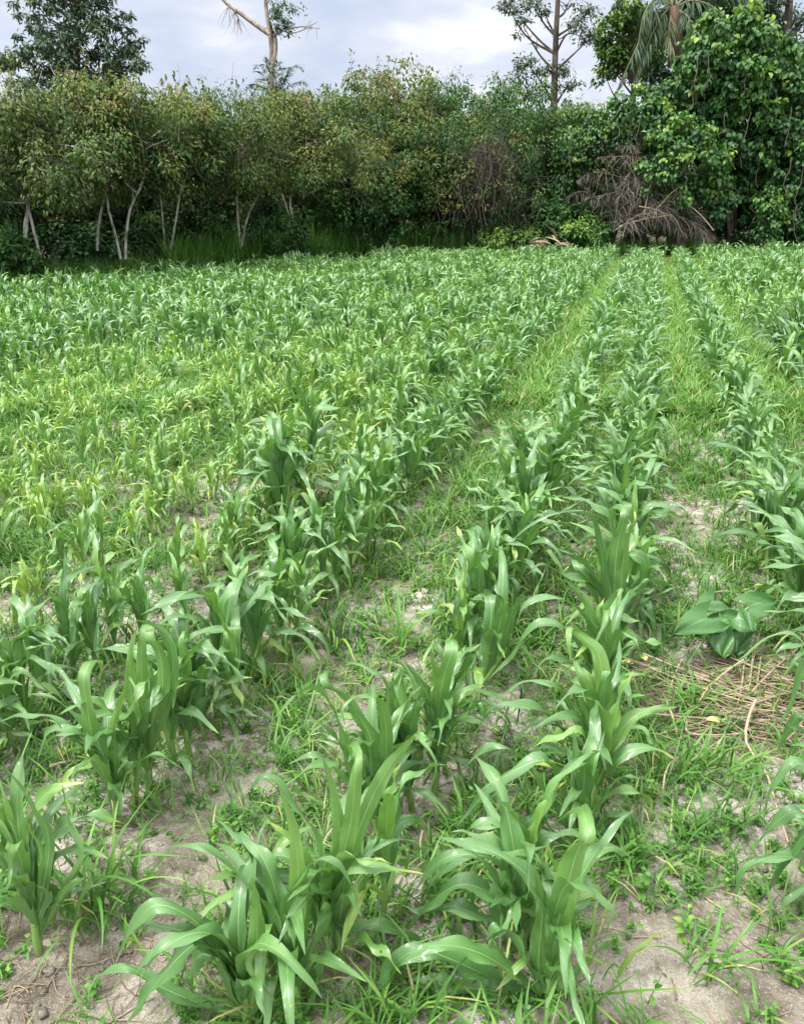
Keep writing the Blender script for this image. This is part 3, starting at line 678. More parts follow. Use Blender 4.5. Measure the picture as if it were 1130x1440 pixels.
for k in range(150):               # the larger dry stalks of the straw pile, each its own
    ax, ay = SP[0] + rng.normal(.12, .20), SP[1] + rng.normal(0, .10)
    z0 = float(ground_z(ax, ay)) + rng.uniform(.01, .05)
    L, az, w = rng.uniform(.22, .75), rng.normal(-.4, .5) + (rng.random() < .2) * 1.4, rng.uniform(.0013, .0042)
    s = np.linspace(-.5, .5, 7); P = np.stack([s * L, rng.normal(0, .035) * L * (1 - 4 * s * s) + rng.normal(0, .05) * L * np.abs(s - rng.uniform(-.3, .3)), rng.normal(0, .05) * s + .01 * rng.random(7) * .5], -1)
    a = Acc(); tube(a, orient(P, az, 0, np.zeros(3)), w * np.array([.8, 1, 1.05, 1, 1, .9, .6]), 6, tint=rng.uniform(.2, 1), cap=True)
    tag(link('dry_stalk', a.mesh('dry_stalk', M_STRAW), None, (ax, ay, z0)), 'brittle tan dry stalk lying in the straw pile beside the taro plant', 'dry stalk', 'dry stalks in the straw pile')
def long_stalk(pts, w, label, hz=.02):
    P = np.array([on_ground(px, py, z + hz) for px, py, z in pts]); P = smooth_path(P, 14); B = P[0].copy(); a = Acc()
    tube(a, P - B, w * np.linspace(1, .55, 14) * (1 + .12 * np.sin(np.arange(14) * 2.2)), 7, tint=.95, cap=True)
    tag(link('dry_stalk', a.mesh('dry_stalk', M_STRAW), None, B), label, 'dry stalk', 'dry stalks in the straw pile')
long_stalk([(1062, 985, .05), (1052, 1010, .06), (1049, 1045, .04), (1076, 1085, .03), (1090, 1130, .02), (1108, 1185, .01)], .0055, 'longest pale stalk, hanging down from the straw pile towards the viewer')
long_stalk([(1045, 928, .06), (1020, 945, .05), (995, 968, .03), (984, 985, .02)], .004, 'curved pale stalk arching over the top of the straw pile')
long_stalk([(965, 1012, .02), (967, 1030, .02), (1000, 1034, .02), (1040, 1032, .02)], .004, 'bent tan stalk at the lower left edge of the straw pile')
long_stalk([(868, 922, .01), (920, 942, .02), (970, 962, .02), (1040, 985, .04)], .005, 'straight tan stalk across the left half of the straw pile')
long_stalk([(70, 1078, .03), (90, 1072, .03), (112, 1070, .02)], .006, 'short pale broken stalk on the soil by the left edge maize')
M_CHIP = leaf_mat('fallen_yellow_leaf', [(0, (.55, .45, .16)), (1, (.62, .52, .22))], .6, .3, .1, 30)
for px, py, lab in ((897, 934, 'left one of two pale yellow fallen leaves on the straw'), (915, 929, 'right one of two pale yellow fallen leaves on the straw'), (1001, 1012, 'lone pale yellow fallen leaf low on the straw pile')):
    P = on_ground(px, py, .03); a = Acc(); V, Q, s = oval(.045, .03); a.add(orient(V, rng.uniform(0, 6), .1, np.array([-.02, 0, .0])), Q, 0, s, .5)
    tag(link('fallen_leaf', a.mesh('fallen_leaf', M_CHIP), None, P), lab, 'fallen leaf', 'yellow fallen leaves')
# larger grass clumps
CL = [((120, 1300), .34, .012, 22, .3, 'broad grass clump right of the frontmost left maize plant'), ((148, 1285), .36, .011, 22, .5, 'bright fine-bladed grass clump on the soil left of the spear-leaved maize'),
      ((875, 1215), .20, .010, 16, .4, 'small grass clump on bare soil right of the middle maize row'), ((985, 1375), .24, .012, 12, .35, 'low spreading grass clump on pale soil at the right front'),
      ((1114, 515), 1.0, .019, 170, .15, 'tall dark grass clump at the right edge of the field'), ((905, 1040), .22, .012, 18, .3, 'grass clump just below the straw pile'),
      ((470, 905), .34, .014, 18, .45, 'grass clump in the gap left of the second maize row'), ((560, 905), .34, .013, 18, .5, 'pale grass clump between the second and third rows'),
      ((975, 1000), .20, .008, 12, .4, 'thin green grass sprouting through the straw pile'), ((640, 1290), .2, .01, 14, .5, 'grass tuft between the two front maize plants'), ((745, 880), .3, .012, 18, .3, 'grass clump in the gap between second and middle maize rows')]
for i, ((px, py), L, W, nb, yl, lab) in enumerate(CL):
    P = on_ground(px, py); P[2] = ground_z(P[0], P[1]) - .005
    a = grass_tuft(840 + i, nb, L, W, 12, yl, .9)
    tag(link('grass_clump', a.mesh('grass_clump', M_DARKGRASS if nb > 100 else M_GRASS), None, P), lab, 'grass clump', 'larger grass clumps')

# ------------------------------------------------------------ taro plant beside the straw
def taro_mat():
    m, nt, N = new_mat('taro_leaf')
    u, s = attr(nt, 'u'), attr(nt, 's'); au = math_node(nt, 'ABSOLUTE', u)
    v = math_node(nt, 'SINE', math_node(nt, 'MULTIPLY', math_node(nt, 'SUBTRACT', s, math_node(nt, 'MULTIPLY', au, .35)), 44.))
    c = mixc(nt, map_range(nt, v, .5, 1., 0, .12), (.052, .145, .036), (.07, .17, .05))
    c = mixc(nt, map_range(nt, au, .015, .05, .6, 0), c, (.16, .30, .11))
    finish(nt, c, .42, .5, .18, None, v, .001, .12)
    return m
M_TARO = taro_mat()
def taro_blade(base, tip, width, sag, side_hint):
    """heart-shaped blade: base = petiole joint, tip = point"""
    base, tip = np.array(base, float), np.array(tip, float); ax = tip - base; L = np.linalg.norm(ax); ax /= L
    sd = np.cross(np.array(side_hint, float), ax); sd /= np.linalg.norm(sd); up = np.cross(ax, sd)
    s = np.linspace(0, 1, 15); cc = np.linspace(-1, 1, 9)
    V = []
    for t in s:
        w = width * .5 * math.sin(math.pi * min(1, .30 + .70 * t ** .95)) ** .8 * (1 - .1 * t) + .001
        for c in cc:
            back = -.34 * L * (abs(c) ** 1.3) * (1 - t) ** 2.2           # rear lobes
            V.append(base + ax * (t * L + back) + sd * (w * c) + up * (abs(c) * w * .25 - sag * t * t * L + .012 * math.sin(5 * t + 4 * c)))
    a = Acc(); a.add(V, grid_quads(15, 9), np.tile(cc, 15), np.repeat(s, 9), 0.); return a
TP = on_ground(1015, 922); TP[2] = ground_z(TP[0], TP[1])
taro = thing('taro_plant', 'broad heart-leaved taro plant above the straw pile', 'taro plant', TP)
for i, (bpx, tpx, w, sag, hint, dy0, dy1) in enumerate([((995, 870), (950, 888), .13, .15, (0, -.6, 1), -.02, -.1), ((1008, 878), (1046, 862), .10, .1, (0, -.4, 1), .02, .05), ((1013, 890), (1017, 927), .10, 0, (0, -1, .5), -.03, -.10),
                                                   ((1047, 884), (1034, 922), .085, 0, (.2, -1, .4), .0, -.06), ((1052, 854), (1092, 842), .12, .1, (0, -.5, 1), .05, .08), ((1005, 846), (978, 856), .10, .15, (0, -.5, 1), .10, .06), ((1035, 868), (1062, 888), .11, .1, (.1, -.6, 1), -.03, -.08)]):
    b, tp = at(*bpx, TP[1] + dy0) - TP, at(*tpx, TP[1] + dy1) - TP
    bl = link('leaf_blade', taro_blade(b, tp, w, sag, hint).mesh('taro_blade', M_TARO), taro)
    a = Acc(); tube(a, smooth_path([np.zeros(3), b * .55 + [0, 0, .05], b], 8), np.linspace(.008, .004, 8), 7, tint=.5); link('petiole', a.mesh('taro_petiole', M_STALK), taro)

# ------------------------------------------------------------ trees and scrub beyond the field
OLIVE = [(0, (.016, .042, .013)), (.36, (.042, .088, .022)), (.62, (.088, .132, .030)), (.82, (.17, .19, .045)), (.93, (.20, .13, .05)), (1, (.15, .08, .04))]
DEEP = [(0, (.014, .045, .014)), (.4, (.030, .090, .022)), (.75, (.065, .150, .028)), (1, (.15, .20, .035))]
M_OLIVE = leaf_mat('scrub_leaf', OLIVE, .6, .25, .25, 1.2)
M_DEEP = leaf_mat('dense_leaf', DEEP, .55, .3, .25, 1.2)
M_VINE = leaf_mat('vine_leaf', [(0, (.014, .050, .018)), (.4, (.029, .092, .025)), (.75, (.072, .175, .034)), (1, (.22, .32, .05))], .5, .4, .28, 1.0)
M_FAR = leaf_mat('tall_tree_leaf', [(0, (.028, .058, .034)), (.6, (.062, .112, .058)), (1, (.11, .165, .07))], .5, .45, .2, .8)
M_BARK = bark_mat('pale_bark', (.11, .095, .075), (.56, .54, .49), 12, .36, .58)
M_DARKBARK = bark_mat('dark_bark', (.045, .036, .028), (.14, .115, .09), 6)
M_WHITEBARK = bark_mat('bare_bark', (.15, .12, .10), (.40, .34, .29), 6)
def leaf_strip(nst=4):
    s = np.linspace(0, 1, nst); w = np.array([.16, 1., .82, .08]) if nst == 4 else np.array([.25, 1., .06])
    z = .08 * np.sin(np.pi * s) - .10 * s ** 2
    return s, w, z
def put_leaves(acc, P, D, N, l, w, tint, fold=False):
    """many leaves at once: position, long-axis direction, normal hint; strips bent along their length"""
    n = len(P); D = D / (np.linalg.norm(D, axis=1)[:, None] + 1e-9)
    S = np.cross(N, D); S /= np.linalg.norm(S, axis=1)[:, None] + 1e-9; U = np.cross(D, S)
    s, ww, z = leaf_strip(4)
    cols = np.array([-1., 0., 1.]) if fold else np.array([-1., 1.])
    lift = .22 * np.abs(cols) if fold else 0 * cols
    l = np.broadcast_to(l, (n,)); w = np.broadcast_to(w, (n,))
    V = P[:, None, None] + D[:, None, None] * (l[:, None] * s[None])[:, :, None, None] + S[:, None, None] * (w[:, None, None] * .5 * ww[None, :, None] * cols[None, None])[..., None] \
        + U[:, None, None] * (l[:, None, None] * z[None, :, None] + w[:, None, None] * lift[None, None] * ww[None, :, None])[..., None]
    m = 4 * len(cols); q = grid_quads(4, len(cols))
    Q = (q[None] + (np.arange(n) * m)[:, None, None]).reshape(-1, 4)
    acc.add(V.reshape(-1, 3), Q, np.tile(cols, n * 4), np.tile(np.repeat(s, len(cols)), n), np.repeat(np.clip(tint, 0, 1), m))
def clump_leaves(acc, rg, c, r, n, l, w, tint, droop=.5, flat=.8, fold=False, shell=.45):
    d = rg.normal(0, 1, (n, 3)); d /= np.linalg.norm(d, axis=1)[:, None]
    P = np.asarray(c) + d * (r * (shell + (1 - shell) * rg.random(n)) * rg.uniform(.75, 1.1, n))[:, None] * [1, 1, flat]
    D = d * [1, 1, .35] + rg.normal(0, .45, (n, 3)) + [0, 0, -droop]
    N = d * .7 + rg.normal(0, .35, (n, 3)) + [0, 0, .8]
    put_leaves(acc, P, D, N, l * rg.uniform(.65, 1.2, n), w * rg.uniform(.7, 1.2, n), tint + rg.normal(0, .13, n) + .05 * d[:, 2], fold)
def limb(rg, acc, p, d, L, r0, r1, wob=.12, up=.1, n=7, seg=6):
    P = [np.array(p, float)]; d = np.array(d, float); d /= np.linalg.norm(d)
    for i in range(n - 1):
        d = d + rg.normal(0, wob, 3) + [0, 0, up]; d /= np.linalg.norm(d); P.append(P[-1] + d * L / (n - 1))
    tube(acc, np.array(P), np.linspace(r0, r1, n), seg, tint=rg.uniform(.1, .6)); return np.array(P), d
def scrub_tree(seed, H, width, stems=2, first=.32, dens=1., ltint=.5, l=.15, w=.062, lean=.2, low=False, twigs=60, rad=.055, paths=None):
    """branching trunk(s) and a leafy crown of drooping clumps, some bare twigs showing"""
    rg = np.random.default_rng(seed); tr, cr, tw = Acc(), Acc(), Acc(); tips = []
    for k in range(stems):
        a = rg.uniform(0, 6.28); d = np.array([math.cos(a) * lean, math.sin(a) * lean, 1.])
        if paths:
            P = smooth_path(np.vstack([paths[k], paths[k][-1] + (paths[k][-1] - paths[k][-2]) * [.6, .6, 0] + [rg.normal(0, .15), rg.normal(0, .15), H * .10]]), 9); tube(tr, P, np.linspace(rad * .62, rad * .38, 9), 7, tint=.6)
        else: P, dd = limb(rg, tr, (math.cos(a) * .12 * (stems > 1), math.sin(a) * .12 * (stems > 1), -.1), d, H * rg.uniform(.5, .65), rad * rg.uniform(.8, 1.1), rad * .55, .10, .05, 9, 7)
        nb = int(rg.integers(5, 8))
        for b in range(nb):
            f = rg.uniform(first, 1); i = min(int(f * 8), 7); q = P[i] + (P[i + 1] - P[i]) * (f * 8 - i)
            an = rg.uniform(0, 6.28); e = np.array([math.cos(an), math.sin(an), rg.uniform(.25, 1.3)])
            B, bd = limb(rg, tr, q, e, width * rg.uniform(.28, .5), rad * .42, rad * .16, .22, .08, 7, 5)
            for t in range(3):
                j = int(rg.integers(2, 7)); e2 = rg.normal(0, .7, 3) + [0, 0, .5]
                T, _ = limb(rg, tr, B[j], e2, width * rg.uniform(.14, .3), rad * .15, rad * .05, .25, .05, 5, 4)
                tips.append(T[-1]); tips.append(T[2])
            tips.append(B[-1])
    tips = np.array(tips)
    # fill the crown's outline too
    m = int(18 * width / 3)
    g_ = rg.normal(0, 1, (m, 3)); g_ /= np.linalg.norm(g_, axis=1)[:, None]
    g_ = g_ * (rg.uniform(.55, 1, m) ** .5)[:, None] * [width * .5, width * .45, H * .36] + [0, 0, H * .60]
    tips = np.vstack([tips, g_]); tips = tips[(tips[:, 2] > H * (.06 if low else .44)) & (tips[:, 2] < H * .93)]
    for c in tips:
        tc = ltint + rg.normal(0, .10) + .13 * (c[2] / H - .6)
        if rg.random() < .12: tc += .22
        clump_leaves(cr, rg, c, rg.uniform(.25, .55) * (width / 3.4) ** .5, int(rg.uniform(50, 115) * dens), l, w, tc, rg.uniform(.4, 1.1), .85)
    lowt = tips[tips[:, 2] < H * .72]
    for k in range(twigs):
        c = lowt[rg.integers(len(lowt))]; limb(rg, tw, c + rg.normal(0, .2, 3), rg.normal(0, 1, 3) + [0, 0, .35], rg.uniform(.3, .95), .008, .003, .25, .02, 5, 3)
    # sprays of leaves that stand up out of the top
    top = tips[np.argsort(tips[:, 2])[-16:]][::1 if seed % 2 else 2]
    for c in top:
        P, _ = limb(rg, tw, c, rg.normal(0, .3, 3) + [0, 0, 1], rg.uniform(.2, .95) if seed % 3 else rg.uniform(.1, .4), .008, .003, .1, .05, 6, 3)
        n = 16; idx = rg.integers(1, 6, n)
        put_leaves(cr, P[idx] + rg.normal(0, .03, (n, 3)), rg.normal(0, 1, (n, 3)) + [0, 0, -.2], rg.normal(0, .4, (n, 3)) + [0, 0, 1], l * rg.uniform(.6, 1.1, n), w, np.full(n, ltint + .2) + rg.normal(0, .12, n))
    return tr, cr, tw
def two_mesh(name, a, ma, b, mb):
    V, Q, A = a.data(); W, S, B = b.data()
    me = to_mesh(name, (np.concatenate([V, W]), np.concatenate([Q, S + len(V)]), {k: np.concatenate([A[k], B[k]]) for k in A}), ma)
    me.materials.append(mb); idx = np.zeros(len(me.polygons), np.int32); idx[len(Q):] = 1; me.polygons.foreach_set('material_index', idx); return me
def place_tree(name, label, cat, parts, loc, mats, rz=0, group=None):
    t = thing(name, label, cat, loc, rz, group)
    link('trunk', parts[0].mesh('trunk', mats[0]), t); link('crown', two_mesh('crown', parts[1], mats[1], parts[2], mats[2]), t)
    return t
def height_for(px, ytop, D): return float(at(px, ytop, D)[2])
SM = (M_BARK, M_OLIVE, M_TWIG); DM = (M_BARK, M_DEEP, M_TWIG)
G1 = 'scrub trees along the field edge'
# px, distance, top row, width px, stems, colour along the leaf ramp, material, density, low foliage, label
FRONT = [
 (40, 17.3, 116, 190, 3, .46, SM, 1., False, 'scrub tree with several dark crossing stems at the far left'),
 (138, 19.5, 112, 150, 2, .58, SM, .9, False, 'yellowing scrub tree with a pale trunk left of the two crossed white stems'),
 (175, 19.2, 104, 190, 2, .42, SM, .95, False, 'grey-green scrub tree standing on two white crossed stems'),
 (245, 21.0, 120, 150, 2, .44, SM, .8, False, 'twiggy sparse scrub tree right of the crossed white stems'),
 (338, 22.6, 116, 190, 2, .47, SM, 1., False, 'scrub tree on a single straight white trunk with a side shoot'),
 (418, 25.0, 118, 170, 1, .48, SM, .95, False, 'scrub tree on a pale trunk leaning to the left'),
 (500, 27.5, 104, 190, 2, .45, SM, 1., True, 'dense scrub tree below the gap in the tall grass'),
 (578, 29.0, 70, 190, 2, .55, SM, 1., True, 'tallest olive scrub tree at the middle of the field edge'),
 (655, 29.6, 90, 170, 2, .36, DM, 1.05, True, 'green bushy tree left of the dead vine tangle'),
 (735, 30.2, 100, 170, 2, .42, DM, 1.0, True, 'green bushy tree behind the dead vine tangle'),
 (810, 31.0, 135, 150, 2, .56, SM, 1., True, 'brownish scrub tree left of the dead palm fronds'),
]
TRUNKS = {40: [[(48, 372), (34, 330), (40, 290), (46, 245)], [(58, 368), (48, 325), (38, 285), (28, 250)], [(30, 366), (38, 320), (36, 270)]], 138: [[(137, 352), (139, 315), (146, 280), (150, 250)]],
          175: [[(170, 364), (161, 325), (152, 292), (148, 262)], [(176, 364), (178, 325), (184, 290), (198, 262)]], 245: [[(232, 352), (228, 300), (222, 250)], [(240, 352), (250, 290), (256, 250)]],
          338: [[(338, 350), (334, 300), (331, 240)], [(339, 348), (345, 316), (354, 290), (366, 270)]], 418: [[(417, 330), (403, 292), (391, 255)], [(420, 330), (408, 290), (414, 255)]]}
for i, (px, D, yt, wpx, st, tint, mats, dens, low, lab) in enumerate(FRONT):
    H = height_for(px, yt, D); B = at(px, 720, D); B[0] = at(px, 330, D)[0]; B[2] = 0
    W = wpx / FPX * D * (1.15 if low else 1.35)
    place_tree('scrub_tree', lab, 'tree', scrub_tree(1000 + i, H, W, len(TRUNKS.get(px, [0] * st)), .30 if low else .55, dens * 1.75, tint, (.10, .135, .115, .15)[i % 4], (.042, .05, .04, .062)[i % 4], .22, low, 260, .055,
        [np.array([at(a, b, D) - B for a, b in p]) for p in TRUNKS[px]] if px in TRUNKS else None), B, mats, 0, G1)
# deeper ranks share a few trees; each copy is turned and scaled
deep_p = []
for i in range(6):
    parts = scrub_tree(1100 + i, 4.6, 4.0, 2, .2, 1.5, (.42, .54, .62)[i % 3], .135, .055, .2, True, 90)
    mats = DM if i in (0, 3) else SM
    deep_p.append([('trunk', parts[0].mesh('trunk', mats[0])), ('crown', two_mesh('crown', parts[1], mats[1], parts[2], mats[2]))])
DEEPSPOTS = [(-15, 20.5, 118), (60, 21.5, 125), (112, 23.5, 108), (200, 24.0, 108), (285, 25.5, 132), (370, 27.5, 128), (300, 29, 122), (440, 29.5, 122), (470, 31.0, 95), (530, 32, 88), (610, 32.5, 74), (690, 33, 92), (770, 33.5, 104),
             (840, 33.5, 135), (150, 27, 112), (240, 28.5, 125), (385, 32, 125), (550, 35, 92), (640, 36, 98), (730, 36, 115), (20, 25, 120), (-50, 22, 125), (-90, 18.5, 130), (860, 36, 120), (930, 35, 130), (1010, 35, 120), (1100, 34, 110), (1180, 33, 110)]
words = ['behind the leftmost dark stems', 'between the first stems on the left', 'under the big left tree', 'behind the crossed white stems', 'left of the white single trunk', 'behind the leaning trunk', 'deep behind the white trunk', 'below the bare tree',
         'right of the bare tree', 'left of the tallest olive tree', 'behind the tallest olive tree', 'above the dead vine tangle', 'below the slender tall tree', 'right of the slender tall tree']
for i, (px, D, yt) in enumerate(DEEPSPOTS):
    H = height_for(px, yt, D); B = at(px, 330, D); B[2] = 0
    lab = f'olive-green scrub tree in the rank {words[i]}' if i < len(words) else 'olive-green scrub tree in the deepest rank, mostly hidden by the front scrub'
    t = thing('scrub_tree', lab, 'tree', B, rng.uniform(0, 6.28), 'scrub trees in the deeper ranks' if i < len(words) else 'hidden scrub trees at the back')
    s = H / 5.0; t.scale = (s * rng.uniform(.95, 1.15), s * rng.uniform(.95, 1.15), s)
    for nm, me in deep_p[int(rng.integers(6))]: link(nm, me, t)

# low bushes filling the foot of the scrub
def bush(seed, H, W, n, l, w, tint, fold=False, droop=.5):
    rg = np.random.default_rng(seed); st, cr = Acc(), Acc()
    for k in range(7):
        a = rg.uniform(0, 6.28); limb(rg, st, (0, 0, -.05), (math.cos(a) * .6, math.sin(a) * .6, 1), H * .8, .018, .006, .15, .05, 6, 4)
    for k in range(n):
        d = rg.normal(0, 1, 3); d /= np.linalg.norm(d); c = d * [W * .42, W * .42, H * .42] * rg.uniform(.5, 1) + [0, 0, H * .5]
        clump_leaves(cr, rg, c, rg.uniform(.15, .32), 60, l, w, tint + rg.normal(0, .1), droop, .9, fold)
    return st, cr
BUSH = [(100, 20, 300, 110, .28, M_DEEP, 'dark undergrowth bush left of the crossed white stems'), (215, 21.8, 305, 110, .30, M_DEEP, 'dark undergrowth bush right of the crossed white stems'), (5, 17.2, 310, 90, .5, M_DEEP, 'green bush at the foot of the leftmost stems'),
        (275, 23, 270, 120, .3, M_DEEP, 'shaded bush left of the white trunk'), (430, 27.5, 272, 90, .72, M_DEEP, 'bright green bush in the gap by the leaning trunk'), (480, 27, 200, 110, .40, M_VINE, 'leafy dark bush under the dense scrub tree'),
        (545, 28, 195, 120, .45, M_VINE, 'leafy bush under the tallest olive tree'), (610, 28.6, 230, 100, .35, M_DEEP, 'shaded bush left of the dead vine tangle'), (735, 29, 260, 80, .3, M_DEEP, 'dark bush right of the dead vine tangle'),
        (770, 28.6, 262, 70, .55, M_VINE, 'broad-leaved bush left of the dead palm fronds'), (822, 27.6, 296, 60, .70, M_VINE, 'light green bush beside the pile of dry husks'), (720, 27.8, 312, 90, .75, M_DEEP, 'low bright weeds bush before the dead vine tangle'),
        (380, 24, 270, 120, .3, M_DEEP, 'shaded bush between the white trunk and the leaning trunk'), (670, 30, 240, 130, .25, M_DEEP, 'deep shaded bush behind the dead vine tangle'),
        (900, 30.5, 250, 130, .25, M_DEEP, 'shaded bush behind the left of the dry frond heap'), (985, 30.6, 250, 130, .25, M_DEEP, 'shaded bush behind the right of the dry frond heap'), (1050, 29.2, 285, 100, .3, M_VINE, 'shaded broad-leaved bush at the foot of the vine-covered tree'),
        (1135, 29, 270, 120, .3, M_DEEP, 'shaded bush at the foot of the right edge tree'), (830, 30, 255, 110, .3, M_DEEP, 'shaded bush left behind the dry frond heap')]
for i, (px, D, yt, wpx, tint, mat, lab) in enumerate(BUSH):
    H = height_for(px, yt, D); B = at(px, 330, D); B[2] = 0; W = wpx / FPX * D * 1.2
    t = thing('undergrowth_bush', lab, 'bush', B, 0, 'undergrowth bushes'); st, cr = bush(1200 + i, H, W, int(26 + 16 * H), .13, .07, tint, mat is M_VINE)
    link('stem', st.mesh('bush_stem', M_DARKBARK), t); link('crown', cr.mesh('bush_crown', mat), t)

# vine-smothered trees and big-leaved bushes on the right
def vine_mass(name, lab, px, D, lobes, n, l, w, tint, seed, trunk=True, drops=14):
    rg = np.random.default_rng(seed); B = at(px, 330, D); B[2] = 0; t = thing(name, lab, 'tree', B, 0, 'leafy trees on the right')
    tr, cr, tw = Acc(), Acc(), Acc()
    for cx, cy, rp, dd in lobes:
        c = at(cx, cy, D + dd) - B; r = rp / FPX * D
        tube(tr, smooth_path([[0, dd * .3, -.1], [c[0] * .3, dd * .6, c[2] * .45], c], 8), np.linspace(.09, .03, 8), 6, tint=.3)
        for k in range(max(4, int(n * (r / .9) ** 2))):
            d = rg.normal(0, 1, 3); d /= np.linalg.norm(d)
            if d[1] > .4: d[1] *= -1
            q = c + d * r * rg.uniform(.62, 1.05); q[2] = max(q[2], .15)
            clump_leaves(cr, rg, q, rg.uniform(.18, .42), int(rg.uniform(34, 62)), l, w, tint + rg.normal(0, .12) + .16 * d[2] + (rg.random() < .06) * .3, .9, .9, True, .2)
    for k in range(drops):
        cx, cy, rp, dd = lobes[rg.integers(len(lobes))]; c = at(cx + rg.uniform(-.8, .8) * rp, cy - rp * .2, D + dd - rp / FPX * D * .9) - B; L = rg.uniform(.5, 1.6)
        P = np.array([c + [rg.normal(0, .03) + .08 * f * rg.normal(), 0, -L * f] for f in np.linspace(0, 1, 7)]); P[:, 2] = np.maximum(P[:, 2], .02); tube(tw, P, .012, 4, tint=.95)
    link('trunk', tr.mesh('vine_trunk', M_DARKBARK), t); link('crown', cr.mesh('vine_crown', M_VINE), t)
    if tw.n: link('hanging_vine', tw.mesh('hanging_vine', M_TWIG), t)
    return t
vine_mass('vine_covered_tree', 'tall tree smothered in big-leaved climbing vines at the right', 1030, 29,
          [(1020, 90, 62, 0), (985, 120, 40, -.2), (1065, 110, 55, .2), (1030, 170, 62, .1), (1085, 200, 60, .4), (1000, 190, 40, .5), (1055, 255, 55, .8)], 26, .20, .15, .50, 1301)
vine_mass('vine_covered_tree', 'dark leafy tree at the right edge with leaves down to the ground', 1110, 28.4, [(1115, 160, 50, .3), (1120, 230, 50, .2), (1095, 290, 42, .2), (1135, 300, 46, 0)], 24, .17, .125, .38, 1302, drops=6)
vine_mass('leafy_bush_tree', 'rounded leafy bush tree below the palm trunk', 905, 29.4, [(900, 175, 48, 0), (865, 180, 38, .3), (940, 165, 40, .4), (870, 225, 45, .5), (920, 225, 42, .4)], 24, .16, .115, .46, 1303, drops=6)
vine_mass('leafy_bush_tree', 'bright leafy bush draped over the dead palm fronds', 960, 27.3, [(955, 205, 38, .2), (930, 245, 30, 0), (985, 235, 36, .3), (950, 275, 26, .2), (1000, 275, 34, .5)], 24, .15, .11, .52, 1304, drops=5)
vine_mass('leafy_bush_tree', 'small round-leaved bush left of the dead palm fronds', 830, 30.0, [(830, 190, 36, 0), (815, 225, 34, .1), (845, 240, 26, .1), (790, 250, 30, .3)], 22, .14, .10, .48, 1305, drops=4)
vine_mass('leafy_bush_tree', 'light green leafy bush low at the right field corner', 1080, 27.6, [(1075, 285, 20, 0), (1085, 310, 20, -.1), (1070, 325, 18, 0)], 26, .13, .10, .6, 1306, drops=0)

# tall trees standing above the scrub
def tall_crown(px, D, lobes, n, l, w, tint, seed, mats, trunk_pts, r0, name, lab, per=60, branch=True, droop=.5):
    rg = np.random.default_rng(seed); B = at(trunk_pts[0][0], 330, D); B[2] = 0; t = thing(name, lab, 'tree', B, 0, 'tall trees above the scrub')
    tr, cr = Acc(), Acc()
    TP_ = np.array([[0, 0, -.1]] + [at(a, b, D) - B for a, b in trunk_pts]); P = smooth_path(TP_, 18)
    tube(tr, P, np.linspace(r0, r0 * .35, 18) * (1 + .35 * np.exp(-np.linspace(0, 18, 18))), 9, tint=.4)
    for cx, cy, rp, dd in lobes:
        c = at(cx, cy, D + dd) - B; r = rp / FPX * D
        lower = P[P[:, 2] < c[2] - .2 - .55 * abs(c[0])]; q = lower[-1] if len(lower) else P[-1]
        if branch:
            mid = (q + c) / 2 + [0, 0, -.05 * abs(c[0] - q[0])] + rg.normal(0, .12, 3)
            Bp = smooth_path([q, mid, c], 9); tube(tr, Bp, np.linspace(r0 * .26, r0 * .05, 9), 6, tint=.4)
            for k in range(5): limb(rg, tr, Bp[rg.integers(4, 9)], rg.normal(0, 1, 3) + [0, 0, .4], r * rg.uniform(.6, 1.1), r0 * .1, r0 * .03, .2, .03, 6, 4)
        for k in range(max(3, int(n * (r / 1.2) ** 2))):
            d = rg.normal(0, 1, 3); d /= np.linalg.norm(d)
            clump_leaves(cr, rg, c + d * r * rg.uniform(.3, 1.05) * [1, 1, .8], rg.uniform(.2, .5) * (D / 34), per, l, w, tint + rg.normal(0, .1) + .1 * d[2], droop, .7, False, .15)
    link('trunk', tr.mesh('tall_trunk', mats[0]), t); link('crown', cr.mesh('tall_crown', mats[1]), t); return t
tall_crown(110, 35, [(60, 20, 34, 0), (110, 5, 45, .5), (150, 40, 42, 0), (95, 60, 40, -.5), (65, 85, 34, 0), (130, 90, 38, 0), (180, 60, 26, .5), (30, 78, 22, 0), (8, 80, 16, .3), (50, 50, 30, .5), (170, 92, 30, 0), (80, -25, 40, 0), (140, -20, 34, 0), (195, 85, 18, 0), (100, 115, 36, 0), (50, 112, 28, 0), (150, 118, 28, .3), (15, 100, 18, .5)], 20, .21, .085, .46, 1401,
           (M_DARKBARK, M_FAR), [(112, 200), (108, 120), (110, 40), (112, -40)], .22, 'broad_tree', 'big dark-leaved tree rising above the scrub at the far left', 48)
tall_crown(380, 40, [(397, 12, 17, .2), (392, 35, 13, 0), (403, 40, 10, .2)], 40, .16, .07, .42, 1402, (M_WHITEBARK, M_FAR), [(381, 200), (382, 110), (381, 60), (374, 10), (372, -70)], .18, 'bare_tree', 'tall nearly bare pale-trunked tree forking into the sky', 40, False)
bt = [o for o in COL.objects if o.name == 'bare_tree'][0]
a = Acc(); rgb = np.random.default_rng(77); Bb = np.array(bt.location)
def bpath(pts, D=40): return smooth_path([at(x, y, D + dd) - Bb for x, y, dd in pts], 12)
tube(a, bpath([(380, 48, 0), (362, 36, .2), (340, 20, .3), (316, 2, .5), (300, -20, .5)]), np.linspace(.12, .05, 12), 7, tint=.5)
tube(a, bpath([(383, 92, 0), (387, 70, 0), (386, 52, .1), (382, 44, .2), (378, 30, .2)]), np.linspace(.11, .09, 12), 7, tint=.4)
tube(a, bpath([(384, 50, 0), (402, 42, 0), (425, 37, 0), (450, 40, .2)]), np.linspace(.045, .015, 12), 5, tint=.4)
